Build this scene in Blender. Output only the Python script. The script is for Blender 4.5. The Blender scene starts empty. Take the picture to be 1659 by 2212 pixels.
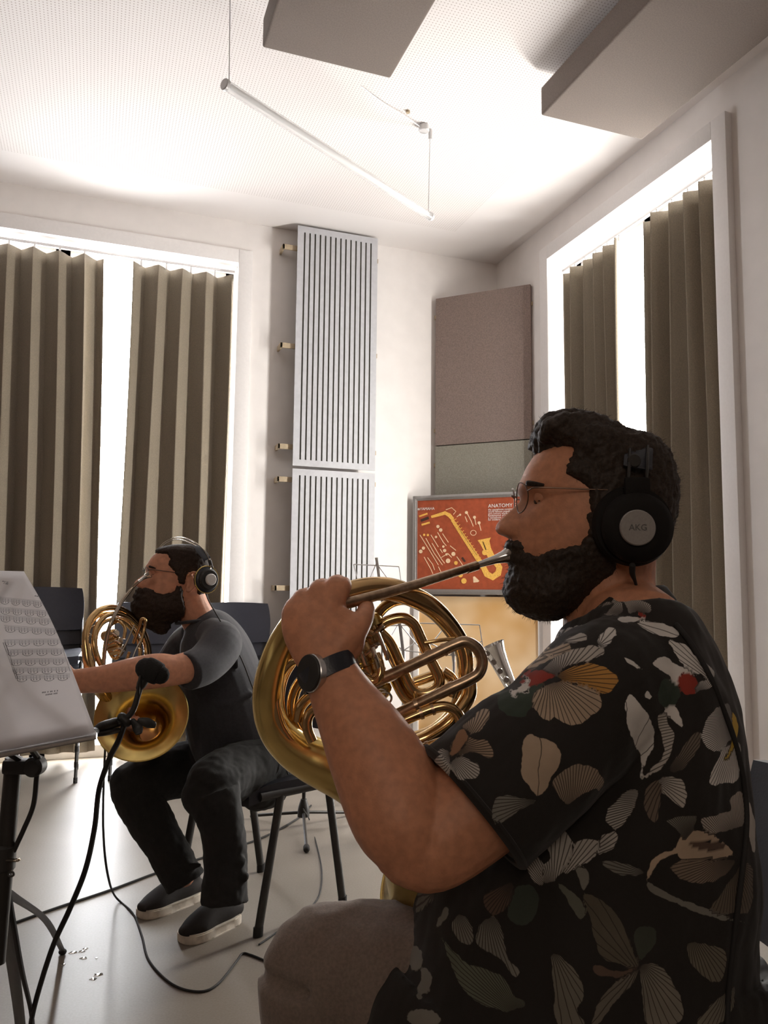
import bpy, bmesh, math, random
import numpy as np
from mathutils import Vector, Matrix, noise
from mathutils.bvhtree import BVHTree

SC = bpy.context.scene
COL = SC.collection
PI = math.pi
random.seed(7)

# ---------------------------------------------------------------- camera
F_PX, PITCH, ROLL, YAW = 1722.0, 0.10005, 0.0106, 0.3478
IW, IH = 1659, 2212
EYE = Vector((0, 0, 1.1))
cp_, sp_ = math.cos(PITCH), math.sin(PITCH)
FW = Vector((math.sin(YAW) * cp_, math.cos(YAW) * cp_, sp_))
RX = Vector((math.cos(YAW), -math.sin(YAW), 0))
FY = Vector((math.sin(YAW), math.cos(YAW), 0))
UZ = Vector((0, 0, 1))
_u0 = RX.cross(FW)
CR = RX * math.cos(ROLL) + _u0 * math.sin(ROLL)
CU = -RX * math.sin(ROLL) + _u0 * math.cos(ROLL)
cam_d = bpy.data.cameras.new('camera')
cam = bpy.data.objects.new('camera', cam_d)
COL.objects.link(cam)
cam_d.sensor_fit = 'VERTICAL'
cam_d.sensor_height = 36
cam_d.lens = 36 * F_PX / IH
cam_d.clip_start = 0.02
m = Matrix((CR, CU, -FW)).transposed().to_4x4()
m.translation = EYE
cam.matrix_world = m
SC.camera = cam

# ---------------------------------------------------------------- world, light, exposure
SC.view_settings.view_transform = 'Standard'
SC.view_settings.look = 'None'
SC.view_settings.gamma = 1
SC.view_settings.use_curve_mapping = False
SC.view_settings.exposure = 0.34
try:
    SC.cycles.max_bounces = 14
    SC.cycles.diffuse_bounces = 7
    SC.cycles.glossy_bounces = 5
    SC.cycles.transmission_bounces = 6
    SC.cycles.sample_clamp_indirect = 6
    SC.cycles.use_denoising = True
    SC.cycles.caustics_reflective = False
    SC.cycles.caustics_refractive = False
except Exception:
    pass
W = bpy.data.worlds.new('daylight')
SC.world = W
W.use_nodes = True
W.node_tree.nodes['Background'].inputs[0].default_value = (1.0, 0.965, 0.935, 1)
W.node_tree.nodes['Background'].inputs[1].default_value = 22.0

YA, XB, HC = 5.49, 2.925, 3.72        # back wall, right wall, ceiling
XL, YF = -2.6, -2.4                    # the walls behind the camera

def area(name, loc, direction, sx, sy, power, color=(1, 1, 1), spread=180):
    l = bpy.data.lights.new(name, 'AREA')
    l.shape = 'RECTANGLE'; l.size = sx; l.size_y = sy; l.energy = power; l.color = color
    l.spread = math.radians(spread)
    o = bpy.data.objects.new(name, l)
    COL.objects.link(o)
    o.location = loc
    o.rotation_euler = Vector(direction).to_track_quat('-Z', 'Y').to_euler()
    return o

# daylight entering by the two window openings in view; last, an added warm fill lamp behind the camera
area('daylight_back_window', (0.11, YA + 0.02, 1.45), (0, -1, 0), 0.21, 2.7, 26, (0.88, 0.91, 1.0))
area('daylight_back_window_top', (-0.3, YA + 0.02, 3.365), (0, -1, 0.0), 2.3, 0.07, 3.2, (0.95, 0.96, 1.0))
area('daylight_right_window', (XB + 0.02, 3.84, 1.45), (-1, 0, 0), 0.2, 2.7, 80, (1.0, 0.97, 0.92))
area('daylight_right_window_top', (XB + 0.02, 3.88, 3.37), (-1, 0, 0), 1.5, 0.09, 3.5, (1.0, 0.97, 0.93))
area('fill_behind_camera', (-1.0, YF + 0.03, 2.4), (0.2, 1, -0.1), 1.2, 1.2, 22, (1.0, 0.84, 0.70))

# ---------------------------------------------------------------- helpers
def px(x, y, D):
    d = FW + CR * ((x - IW / 2) / F_PX) - CU * ((y - IH / 2) / F_PX)
    return EYE + d * (D / d.dot(FY))
def floor_px(x, y, z=0.0):
    d = FW + CR * ((x - IW / 2) / F_PX) - CU * ((y - IH / 2) / F_PX)
    return EYE + d * ((z - EYE.z) / d.z)

def nodes(m):
    m.use_nodes = True
    nt = m.node_tree
    return nt, nt.nodes.get('Principled BSDF')
def sset(b, k, v):
    if k in b.inputs: b.inputs[k].default_value = v
MATS = {}
def mat(name, col, rough=0.6, metal=0.0, noise_amt=0.06, noise_scale=60, bump=0.0, bump_scale=200, spec=0.5,
        emit=None, sheen=0, subsurf=0, coat=0, col2=None, detail=3, stretch=None):
    if name in MATS: return MATS[name]
    m = bpy.data.materials.new(name); MATS[name] = m
    nt, b = nodes(m)
    L = nt.links
    tc = nt.nodes.new('ShaderNodeTexCoord')
    vec = tc.outputs['Object']
    if stretch:
        mp = nt.nodes.new('ShaderNodeMapping'); mp.inputs['Scale'].default_value = stretch
        L.new(vec, mp.inputs[0]); vec = mp.outputs[0]
    n = nt.nodes.new('ShaderNodeTexNoise'); n.inputs['Scale'].default_value = noise_scale; n.inputs['Detail'].default_value = detail
    L.new(vec, n.inputs['Vector'])
    mx = nt.nodes.new('ShaderNodeMix'); mx.data_type = 'RGBA'
    c = Vector(col[:3])
    a_ = c * (1 - noise_amt)
    b_ = Vector(col2[:3]) if col2 else Vector([min(1, v * (1 + noise_amt)) for v in c])
    if col2: a_ = c
    mx.inputs[6].default_value = (*a_, 1); mx.inputs[7].default_value = (*b_, 1)
    mr = nt.nodes.new('ShaderNodeMapRange'); mr.inputs[1].default_value = 0.35; mr.inputs[2].default_value = 0.65
    L.new(n.outputs[0], mr.inputs[0]); L.new(mr.outputs[0], mx.inputs[0])
    L.new(mx.outputs[2], b.inputs['Base Color'])
    b.inputs['Roughness'].default_value = rough
    b.inputs['Metallic'].default_value = metal
    sset(b, 'Specular IOR Level', spec)
    if sheen: sset(b, 'Sheen Weight', sheen)
    if coat: sset(b, 'Coat Weight', coat)
    if subsurf:
        sset(b, 'Subsurface Weight', subsurf); sset(b, 'Subsurface Radius', (0.012, 0.005, 0.003)); sset(b, 'Subsurface Scale', 1.0)
    if bump:
        n2 = nt.nodes.new('ShaderNodeTexNoise'); n2.inputs['Scale'].default_value = bump_scale; n2.inputs['Detail'].default_value = 3
        L.new(vec, n2.inputs['Vector'])
        bp = nt.nodes.new('ShaderNodeBump'); bp.inputs['Strength'].default_value = bump; bp.inputs['Distance'].default_value = 0.002
        L.new(n2.outputs[0], bp.inputs['Height']); L.new(bp.outputs[0], b.inputs['Normal'])
    if emit:
        b.inputs['Emission Color'].default_value = (*emit[:3], 1); b.inputs['Emission Strength'].default_value = emit[3]
    return m

def thing(name, label, cat, loc=(0, 0, 0), group=None):
    o = bpy.data.objects.new(name, None); COL.objects.link(o)
    o.empty_display_size = 0.05
    o.location = loc; o['label'] = label; o['category'] = cat
    if group: o['group'] = group
    return o
def origin(o):
    v = Vector((0, 0, 0))
    while o is not None:
        v += o.location; o = o.parent
    return v
def tag(o, label, cat, group=None):
    o['label'] = label; o['category'] = cat
    if group: o['group'] = group
    return o
def orient_islands(bm):
    bm.verts.index_update(); seen = set()
    for f0 in bm.faces:
        if f0.index in seen and f0.tag: continue
        if f0.tag: continue
        st = [f0]; f0.tag = True; isl = []
        while st:
            f = st.pop(); isl.append(f)
            for e in f.edges:
                for g in e.link_faces:
                    if not g.tag: g.tag = True; st.append(g)
        vol = 0.0
        for f in isl:
            v = [w.co for w in f.verts]
            for k in range(1, len(v) - 1): vol += v[0].dot(v[k].cross(v[k + 1]))
        if vol < 0:
            for f in isl: f.normal_flip()
def obj(name, bm, m, parent=None, smooth=True, angle=40, label=None, loc=None, islands=False):
    """link bm (world coordinates) as one mesh object"""
    off = origin(parent) if parent is not None else Vector((0, 0, 0))
    base = Vector(loc) if loc is not None else off.copy()
    bmesh.ops.translate(bm, verts=bm.verts, vec=-base)
    if loc is not None or islands: orient_islands(bm)
    else: bmesh.ops.recalc_face_normals(bm, faces=bm.faces)
    me = bpy.data.meshes.new(name)
    bm.to_mesh(me); bm.free()
    if m is not None:
        me.materials.append(m if not isinstance(m, str) else MATS[m])
    if smooth:
        me.polygons.foreach_set('use_smooth', [True] * len(me.polygons))
        try: me.set_sharp_from_angle(angle=math.radians(angle))
        except Exception: pass
    o = bpy.data.objects.new(name, me); COL.objects.link(o)
    if parent is not None:
        o.parent = parent; o.location = base - off
    else:
        o.location = base
    if label: o['label'] = label
    return o
def struct(name, bm, m, **k):
    o = obj(name, bm, m, **k); o['kind'] = 'structure'; return o
def BM(): return bmesh.new()

def add_box(bm, lo, hi, bev=0.0, M=None, seg=2):
    lo, hi = Vector(lo), Vector(hi)
    r = bmesh.ops.create_cube(bm, size=1)
    vs = r['verts']
    c, s = (lo + hi) / 2, hi - lo
    for v in vs: v.co = Vector((v.co.x * s.x, v.co.y * s.y, v.co.z * s.z)) + c
    if bev > 0:
        es = {e for v in vs for e in v.link_edges}
        r2 = bmesh.ops.bevel(bm, geom=list(es), offset=bev, segments=seg, affect='EDGES', profile=0.6)
        vs = list({v for f in r2['faces'] for v in f.verts} | {v for v in vs if v.is_valid})
    if M is not None:
        for v in vs: v.co = M @ v.co
    return vs
def box_frame(bm, c, ax, ay, az, sx, sy, sz, bev=0.0):
    """box centred at c with unit axes ax, ay, az"""
    M = Matrix((ax, ay, az)).transposed().to_4x4(); M.translation = Vector(c)
    return add_box(bm, (-sx / 2, -sy / 2, -sz / 2), (sx / 2, sy / 2, sz / 2), bev, M)

def crom(P, n, closed=False):
    P = [np.array(p, float) for p in P]
    out = []; N = len(P)
    rng = range(N) if closed else range(N - 1)
    for i in rng:
        if closed: a, b, c, d = P[(i - 1) % N], P[i], P[(i + 1) % N], P[(i + 2) % N]
        else:
            b, c = P[i], P[i + 1]
            a = P[i - 1] if i > 0 else 2 * b - c
            d = P[i + 2] if i + 2 < N else 2 * c - b
        for k in range(n):
            t = k / n
            out.append(0.5 * ((2 * b) + (-a + c) * t + (2 * a - 5 * b + 4 * c - d) * t * t + (-a + 3 * b - 3 * c + d) * t ** 3))
    if not closed: out.append(P[-1])
    return out

def sweep(bm, pts, radii, ref=None, n=14, cap='round', sub=5, closed=False, lin=False, offset=None):
    """tube along pts; radii: float or (ra along ref, rb); returns verts"""
    R = [(r, r) if not isinstance(r, (tuple, list)) else tuple(r) for r in (radii if isinstance(radii, list) else [radii] * len(pts))]
    A = [tuple(p) + tuple(r) for p, r in zip(pts, R)]
    if lin: S = [np.array(a) for a in A]
    else: S = crom(A, sub, closed)
    C = [Vector(s[:3]) for s in S]; RR = [(max(s[3], 1e-5), max(s[4], 1e-5)) for s in S]
    N = len(C)
    T = []
    for i in range(N):
        if closed: t = C[(i + 1) % N] - C[i - 1]
        else: t = C[min(i + 1, N - 1)] - C[max(i - 1, 0)]
        if t.length < 1e-9: t = Vector((0, 0, 1))
        T.append(t.normalized())
    rings = []
    up = None
    if ref is not None: up0 = Vector(ref)
    else:
        up0 = Vector((0, 0, 1)) if abs(T[0].z) < 0.9 else Vector((1, 0, 0))
    prev = None
    def ring(c, a, b, ra, rb):
        return [bm.verts.new(c + a * (ra * math.cos(2 * PI * k / n)) + b * (rb * math.sin(2 * PI * k / n))) for k in range(n)]
    frames = []
    for i in range(N):
        t = T[i]
        base = up0 if (ref is not None or prev is None) else prev
        a = base - t * base.dot(t)
        if a.length < 1e-6: a = t.orthogonal()
        a.normalize(); b = t.cross(a); prev = a
        frames.append((C[i], a, b, t, RR[i]))
    seq = []
    if cap == 'round' and not closed:
        c, a, b, t, (ra, rb) = frames[0]; rm = min(ra, rb)
        for k in (80, 55, 28): 
            q = math.radians(k); seq.append((c - t * rm * math.sin(q), a, b, ra * math.cos(q), rb * math.cos(q)))
    for c, a, b, t, (ra, rb) in frames: seq.append((c, a, b, ra, rb))
    if cap == 'round' and not closed:
        c, a, b, t, (ra, rb) = frames[-1]; rm = min(ra, rb)
        for k in (28, 55, 80):
            q = math.radians(k); seq.append((c + t * rm * math.sin(q), a, b, ra * math.cos(q), rb * math.cos(q)))
    for s in seq: rings.append(ring(*s))
    K = len(rings)
    for i in range(K if closed else K - 1):
        r1, r2 = rings[i], rings[(i + 1) % K]
        for k in range(n):
            bm.faces.new((r1[k], r1[(k + 1) % n], r2[(k + 1) % n], r2[k]))
    if not closed and cap != 'open':
        bm.faces.new(list(reversed(rings[0]))); bm.faces.new(rings[-1])
    return rings

def ellipsoid(bm, c, r, M=None, seg=20):
    res = bmesh.ops.create_uvsphere(bm, u_segments=seg, v_segments=max(6, seg // 2), radius=1)
    for v in res['verts']:
        p = Vector((v.co.x * r[0], v.co.y * r[1], v.co.z * r[2]))
        if M is not None: p = M @ p
        v.co = p + Vector(c)
    return res['verts']
def disc_cyl(bm, c, axis, r, h, n=32, r2=None, bev=0.0):
    """cylinder centred on c along axis"""
    axis = Vector(axis).normalized()
    if bev > 0:
        pts = [c - axis * h / 2, c - axis * h / 2, c - axis * (h / 2 - bev), c + axis * (h / 2 - bev), c + axis * h / 2, c + axis * h / 2]
        rr = [r * 0.001, r - bev, r, r, r - bev, r * 0.001]
    else:
        pts = [c - axis * h / 2, c + axis * h / 2]; rr = [r, r2 if r2 is not None else r]
    a = axis.orthogonal().normalized(); b = axis.cross(a)
    rings = [[bm.verts.new(Vector(p) + a * (q * math.cos(2 * PI * k / n)) + b * (q * math.sin(2 * PI * k / n))) for k in range(n)] for p, q in zip(pts, rr)]
    for r1, r2_ in zip(rings, rings[1:]):
        for k in range(n): bm.faces.new((r1[k], r1[(k + 1) % n], r2_[(k + 1) % n], r2_[k]))
    bm.faces.new(list(reversed(rings[0]))); bm.faces.new(rings[-1])
def lathe(bm, c, axis, prof, n=48, thick=None):
    """prof: list of (along, radius); thick -> closed shell of that wall thickness"""
    axis = Vector(axis).normalized(); a = axis.orthogonal().normalized(); b = axis.cross(a)
    P = list(prof)
    if thick: P = P + [(s, max(r - thick, 1e-4)) for s, r in reversed(prof)]
    rings = [[bm.verts.new(Vector(c) + axis * s + a * (q * math.cos(2 * PI * k / n)) + b * (q * math.sin(2 * PI * k / n))) for k in range(n)] for s, q in P]
    R = len(rings)
    for i in range(R if thick else R - 1):
        r1, r2_ = rings[i], rings[(i + 1) % R]
        for k in range(n): bm.faces.new((r1[k], r1[(k + 1) % n], r2_[(k + 1) % n], r2_[k]))
def prism(bm, poly, to3d, d):
    """poly 2-D -> to3d(u, v) Vector, extruded by vector d"""
    a = [bm.verts.new(to3d(u, v)) for u, v in poly]
    b = [bm.verts.new(to3d(u, v) + d) for u, v in poly]
    n = len(poly)
    bm.faces.new(a); bm.faces.new(list(reversed(b)))
    for i in range(n): bm.faces.new((a[i], b[i], b[(i + 1) % n], a[(i + 1) % n]))

def voxelize(o, size, smooth=2, factor=0.5):
    md = o.modifiers.new('r', 'REMESH'); md.mode = 'VOXEL'; md.voxel_size = size; md.use_smooth_shade = True
    if smooth:
        s = o.modifiers.new('s', 'SMOOTH'); s.iterations = smooth; s.factor = factor
    dg = bpy.context.evaluated_depsgraph_get(); dg.update()
    me = bpy.data.meshes.new_from_object(o.evaluated_get(dg))
    o.modifiers.clear()
    old = o.data
    mats = [mm for mm in old.materials]
    o.data = me
    me.materials.clear()
    for mm in mats: me.materials.append(mm)
    me.polygons.foreach_set('use_smooth', [True] * len(me.polygons))
    bpy.data.meshes.remove(old)
    return o
def get_co(me):
    a = np.empty(len(me.vertices) * 3, np.float64); me.vertices.foreach_get('co', a); return a.reshape(-1, 3)
def text_mesh(name, s, m, parent, origin_, right, up, size, depth=0.0006, align='LEFT'):
    c = bpy.data.curves.new(name, 'FONT'); c.body = s; c.size = size; c.extrude = depth; c.align_x = align; c.resolution_u = 3
    t = bpy.data.objects.new(name, c); COL.objects.link(t)
    dg = bpy.context.evaluated_depsgraph_get(); dg.update()
    me = bpy.data.meshes.new_from_object(t.evaluated_get(dg))
    bpy.data.objects.remove(t); bpy.data.curves.remove(c)
    r, u = Vector(right).normalized(), Vector(up).normalized(); w = r.cross(u)
    M = Matrix((r, u, w)).transposed().to_4x4(); M.translation = Vector(origin_) - origin(parent)
    me.transform(M); me.materials.clear(); me.materials.append(m)
    o = bpy.data.objects.new(name, me); COL.objects.link(o); o.parent = parent
    return o

# ---------------------------------------------------------------- materials
mat('wall_paint', (0.83, 0.79, 0.765), 0.8, noise_amt=0.02, noise_scale=8, bump=0.03)
mat('dark_wall', (0.16, 0.12, 0.095), 0.9, noise_amt=0.1, noise_scale=20)
mat('trim_paint', (0.82, 0.79, 0.775), 0.5, noise_amt=0.015)
mat('white_metal', (0.7, 0.69, 0.69), 0.35, 0.3, noise_amt=0.02)
mat('curtain_cloth', (0.215, 0.178, 0.128), 0.9, noise_amt=0.12, noise_scale=180, bump=0.15, bump_scale=900, sheen=0.2)
mat('sheer_cloth', (0.85, 0.85, 0.86), 0.9, noise_amt=0.03)
mat('panel_felt', (0.25, 0.19, 0.165), 0.95, noise_amt=0.16, noise_scale=130, bump=0.2, bump_scale=700)
mat('panel_felt_green', (0.28, 0.265, 0.22), 0.95, noise_amt=0.14, noise_scale=130, bump=0.2, bump_scale=700)
mat('ceiling_felt', (0.19, 0.155, 0.133), 0.95, noise_amt=0.10, noise_scale=160, bump=0.2, bump_scale=700)
mat('slat_grey', (0.47, 0.47, 0.49), 0.5, noise_amt=0.04, noise_scale=30)
mat('slot_dark', (0.10, 0.095, 0.075), 0.9)
mat('bracket_wood', (0.42, 0.33, 0.22), 0.6)
mat('aluminium', (0.72, 0.71, 0.70), 0.3, 0.9, noise_amt=0.03, noise_scale=90)
mat('steel', (0.6, 0.6, 0.6), 0.25, 1.0)
mat('black_metal', (0.03, 0.027, 0.024), 0.42, 0.2)
mat('black_plastic', (0.022, 0.02, 0.018), 0.5)
mat('black_leather', (0.02, 0.021, 0.03), 0.38, bump=0.15, bump_scale=350)
mat('rubber', (0.018, 0.016, 0.015), 0.8)
mat('foam', (0.012, 0.011, 0.010), 0.95, bump=0.5, bump_scale=500)
mat('paper', (0.88, 0.87, 0.88), 0.7, noise_amt=0.015)
mat('ink', (0.16, 0.16, 0.18), 0.7)
mat('cup_black', (0.014, 0.012, 0.011), 0.8, spec=0.2)
mat('clear_plastic', (0.85, 0.85, 0.85), 0.15, noise_amt=0.01)
mat('poster_red', (0.36, 0.075, 0.03), 0.45, noise_amt=0.12, noise_scale=25)
mat('poster_gold', (0.85, 0.48, 0.10), 0.5, noise_amt=0.2, noise_scale=160)
mat('poster_pale', (0.85, 0.62, 0.40), 0.5)
mat('poster_dark', (0.06, 0.03, 0.02), 0.5)
mat('poster_white', (0.85, 0.8, 0.75), 0.5)
mat('fibre_board', (0.92, 0.70, 0.44), 0.7, noise_amt=0, col2=(0.62, 0.33, 0.09), noise_scale=2.4, detail=2)
mat('brass', (0.66, 0.44, 0.21), 0.17, 1.0, noise_amt=0.12, noise_scale=14)
mat('brass_worn', (0.47, 0.34, 0.23), 0.3, 1.0, noise_amt=0.18, noise_scale=120)
mat('wire_dark', (0.16, 0.10, 0.07), 0.4, 0.8)
mat('gold_brass', (0.74, 0.55, 0.20), 0.22, 1.0, noise_amt=0.10, noise_scale=20)
mat('nickel', (0.62, 0.55, 0.46), 0.2, 1.0, noise_amt=0.05)
mat('silver', (0.72, 0.70, 0.67), 0.14, 1.0, noise_amt=0.04)

def ceiling_material():
    m = bpy.data.materials.new('perforated_plaster'); nt, b = nodes(m); L = nt.links
    tc = nt.nodes.new('ShaderNodeTexCoord'); sp = nt.nodes.new('ShaderNodeSeparateXYZ'); L.new(tc.outputs['Object'], sp.inputs[0])
    def mth(op, a, bv=None):
        n = nt.nodes.new('ShaderNodeMath'); n.operation = op
        for i, v in enumerate((a, bv)):
            if v is None: continue
            if isinstance(v, (int, float)): n.inputs[i].default_value = v
            else: L.new(v, n.inputs[i])
        return n.outputs[0]
    def cell(v):
        f = mth('FRACT', mth('DIVIDE', v, 0.0167)); return mth('SUBTRACT', f, 0.5)
    u, v = cell(sp.outputs[0]), cell(sp.outputs[1])
    d = mth('SQRT', mth('ADD', mth('MULTIPLY', u, u), mth('MULTIPLY', v, v)))
    hole = mth('LESS_THAN', d, 0.2)
    # plain plaster border along the walls
    inx = mth('LESS_THAN', sp.outputs[0], XB - 0.55); iny = mth('LESS_THAN', sp.outputs[1], YA - 0.42)
    hole = mth('MULTIPLY', hole, mth('MULTIPLY', inx, iny))
    mx = nt.nodes.new('ShaderNodeMix'); mx.data_type = 'RGBA'
    mx.inputs[6].default_value = (0.83, 0.79, 0.77, 1); mx.inputs[7].default_value = (0.52, 0.46, 0.43, 1)
    L.new(hole, mx.inputs[0]); L.new(mx.outputs[2], b.inputs['Base Color'])
    b.inputs['Roughness'].default_value = 0.85
    MATS['perforated_plaster'] = m
ceiling_material()
def floor_material():
    m = bpy.data.materials.new('linoleum'); nt, b = nodes(m); L = nt.links
    tc = nt.nodes.new('ShaderNodeTexCoord')
    n1 = nt.nodes.new('ShaderNodeTexNoise'); n1.inputs['Scale'].default_value = 2.0
    n2 = nt.nodes.new('ShaderNodeTexNoise'); n2.inputs['Scale'].default_value = 150; n2.inputs['Detail'].default_value = 2
    L.new(tc.outputs['Object'], n1.inputs[0]); L.new(tc.outputs['Object'], n2.inputs[0])
    r = nt.nodes.new('ShaderNodeValToRGB'); r.color_ramp.elements[0].color = (0.20, 0.172, 0.142, 1); r.color_ramp.elements[1].color = (0.26, 0.226, 0.19, 1)
    r.color_ramp.elements[0].position = 0.35; r.color_ramp.elements[1].position = 0.65
    ad = nt.nodes.new('ShaderNodeMix'); ad.data_type = 'FLOAT'; ad.inputs[0].default_value = 0.4
    L.new(n1.outputs[0], ad.inputs[2]); L.new(n2.outputs[0], ad.inputs[3]); L.new(ad.outputs[0], r.inputs[0])
    L.new(r.outputs[0], b.inputs['Base Color'])
    b.inputs['Roughness'].default_value = 0.42; sset(b, 'Specular IOR Level', 0.3)
    MATS['linoleum'] = m
floor_material()
def glass_material():
    m = bpy.data.materials.new('window_glass'); nt, b = nodes(m); L = nt.links
    out = nt.nodes['Material Output']
    tr = nt.nodes.new('ShaderNodeBsdfTransparent'); gl = nt.nodes.new('ShaderNodeBsdfGlossy'); gl.inputs['Roughness'].default_value = 0.02
    tr.inputs[0].default_value = (0.97, 0.98, 0.98, 1)
    mx = nt.nodes.new('ShaderNodeMixShader'); mx.inputs[0].default_value = 0.06
    L.new(tr.outputs[0], mx.inputs[1]); L.new(gl.outputs[0], mx.inputs[2]); L.new(mx.outputs[0], out.inputs[0])
    nt.nodes.remove(b)
    MATS['window_glass'] = m
glass_material()

def paper_material():
    m = MATS['paper']; nt = m.node_tree; b = nt.nodes['Principled BSDF']; out = nt.nodes['Material Output']; L = nt.links
    tl = nt.nodes.new('ShaderNodeBsdfTranslucent'); tl.inputs[0].default_value = (.85, .83, .84, 1)
    mx = nt.nodes.new('ShaderNodeMixShader'); mx.inputs[0].default_value = .6
    L.new(b.outputs[0], mx.inputs[1]); L.new(tl.outputs[0], mx.inputs[2]); L.new(mx.outputs[0], out.inputs[0])
paper_material()

# ---------------------------------------------------------------- room shell
bm = BM(); add_box(bm, (XL - 0.3, YF - 0.3, -0.12), (XB + 0.35, YA + 0.35, 0)); struct('floor', bm, 'linoleum', smooth=False)
bm = BM(); add_box(bm, (XL - 0.3, YF - 0.3, HC), (XB + 0.35, YA + 0.35, HC + 0.12)); struct('ceiling', bm, 'perforated_plaster', smooth=False)
AW0, AW1, AH = -1.45, 0.87, 3.41      # back window opening
BW0, BW1, BH = 3.085, 4.667, 3.43     # right window opening
T = 0.32
bm = BM()
add_box(bm, (XL - 0.3, YA, 0), (AW0, YA + T, HC)); add_box(bm, (AW1, YA, 0), (XB + T, YA + T, HC)); add_box(bm, (AW0, YA, AH), (AW1, YA + T, HC))
struct('wall_back', bm, 'wall_paint', smooth=False)
bm = BM()
add_box(bm, (XB, BW1, 0), (XB + T, YA, HC)); add_box(bm, (XB, YF - 0.3, 0), (XB + T, BW0, HC)); add_box(bm, (XB, BW0, BH), (XB + T, BW1, HC))
struct('wall_right', bm, 'wall_paint', smooth=False)
bm = BM(); add_box(bm, (XL - 0.3, YF, 0), (XL, YA, HC)); struct('wall_left', bm, 'dark_wall', smooth=False)
bm = BM(); add_box(bm, (XL, YF - 0.3, 0), (XB, YF, HC)); struct('wall_front', bm, 'dark_wall', smooth=False)
# raised casing round each window
def casing(name, pts, d):
    bm = BM()
    for lo, hi in pts: add_box(bm, lo, hi, 0.004)
    struct(name, bm, 'trim_paint')
casing('trim_1', [((AW1, YA - 0.018, 0), (AW1 + 0.1, YA, AH + 0.1)), ((AW0 - 0.1, YA - 0.018, AH), (AW1, YA, AH + 0.1))], 0)
casing('trim_2', [((XB - 0.042, BW0 - 0.1, 0), (XB, BW0, BH + 0.1)), ((XB - 0.042, BW1, 0), (XB, BW1 + 0.1, BH + 0.1)), ((XB - 0.042, BW0, BH), (XB, BW1, BH + 0.1))], 0)
bm = BM(); add_box(bm, (XB - 0.07, YF, 0), (XB, BW0 - 0.11, 0.17), 0.008); struct('baseboard_right', bm, 'trim_paint')
bm = BM(); add_box(bm, (AW1 + 0.11, YA - 0.015, 0), (XB, YA, 0.09), 0.004); struct('baseboard_back', bm, 'trim_paint')

def window(name, axis, a0, a1, h):
    e = bpy.data.objects.new(name, None); COL.objects.link(e); e['kind'] = 'structure'
    def B(bm, u0, u1, z0, z1, d0, d1):
        if axis == 'x': add_box(bm, (u0, YA + d0, z0), (u1, YA + d1, z1), 0.004)
        else: add_box(bm, (XB + d0, u0, z0), (XB + d1, u1, z1), 0.004)
    bm = BM(); mid = (a0 + a1) / 2
    for u0, u1 in ((a0, a0 + 0.06), (a1 - 0.06, a1), (mid - 0.05, mid + 0.05)): B(bm, u0, u1, 0.0, h, 0.2, 0.26)
    for z0, z1 in ((0, 0.08), (h - 0.06, h)): B(bm, a0, a1, z0, z1, 0.2, 0.26)
    f = obj('window_frame', bm, MATS['white_metal'], e); f['kind'] = 'structure'
    bm = BM(); B(bm, a0 + 0.05, a1 - 0.05, 0.07, h - 0.05, 0.225, 0.235)
    g = obj('glass_pane', bm, MATS['window_glass'], e, smooth=False); g['kind'] = 'structure'
    return e
window('window_1', 'x', AW0, AW1, AH)
window('window_2', 'y', BW0, BW1, BH)

# ---------------------------------------------------------------- curtains
def curtain(label, P, along, inward, u_top, u_bot, folds, z0, z1, amp=0.042, phase=0.0, group=None):
    """pleated cloth; u runs along the wall from P, inward points into the room"""
    along, inward = Vector(along), Vector(inward)
    t = thing('curtain', label, 'curtain', P, group)
    bm = BM(); nu, nz = folds * 16, 40
    G = []
    for j in range(nz + 1):
        f = j / nz; z = z1 + (z0 - z1) * f
        ua, ub = [u_top[k] + (u_bot[k] - u_top[k]) * f for k in (0, 1)]
        row = []
        for i in range(nu + 1):
            s = i / nu; ph = 2 * PI * folds * s + phase
            a = amp * (1 + 0.12 * math.sin(3.1 * s * folds + 1.7)) * (1 + 0.18 * math.sin(2.2 * f + s * 9))
            d = a * math.copysign(abs(math.sin(ph)) ** 0.75, math.sin(ph))
            u = ua + (ub - ua) * s + 0.010 * math.sin(2 * ph) + 0.006 * math.sin(5 * f + 7 * s)
            zz = z + (0.008 * math.sin(ph * 1.0 + 0.5) if j == nz else 0)
            row.append(bm.verts.new(Vector(P) + along * u + inward * d + UZ * (zz - P[2])))
        G.append(row)
    for j in range(nz):
        for i in range(nu): bm.faces.new((G[j][i], G[j][i + 1], G[j + 1][i + 1], G[j + 1][i]))
    bmesh.ops.recalc_face_normals(bm, faces=bm.faces)
    c = obj('cloth', bm, MATS['curtain_cloth'], t, angle=180)
    s = c.modifiers.new('thick', 'SOLIDIFY'); s.thickness = 0.004
    for k in range(folds):
        u = u_top[0] + (u_top[1] - u_top[0]) * (k + 0.25) / folds
        p = Vector(P) + along * u + UZ * (z1 - P[2]); bm = BM()
        add_box(bm, p + Vector((-0.006, -0.006, -0.01)), p + Vector((0.006, 0.006, 0.03)), 0.002)
        obj('glider', bm, MATS['white_metal'], t)
    return t
gA = 'grey brown pleated curtains at the tall windows'
A_Y = YA + 0.085
curtain('grey brown pleated curtain at the left edge, left half of the back window', (0, A_Y, 0), (1, 0, 0), (0, -1, 0), (-1.43, -0.035), (-1.43, 0.06), 9, 0.06, 3.335, group=gA)
curtain('pleated curtain behind the man in the grey T-shirt, right of the bright gap', (0, A_Y, 0), (1, 0, 0), (0, -1, 0), (0.175, 0.845), (0.16, 0.845), 4, 0.06, 3.335, phase=2.2, group=gA)
B_X = XB + 0.085
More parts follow.
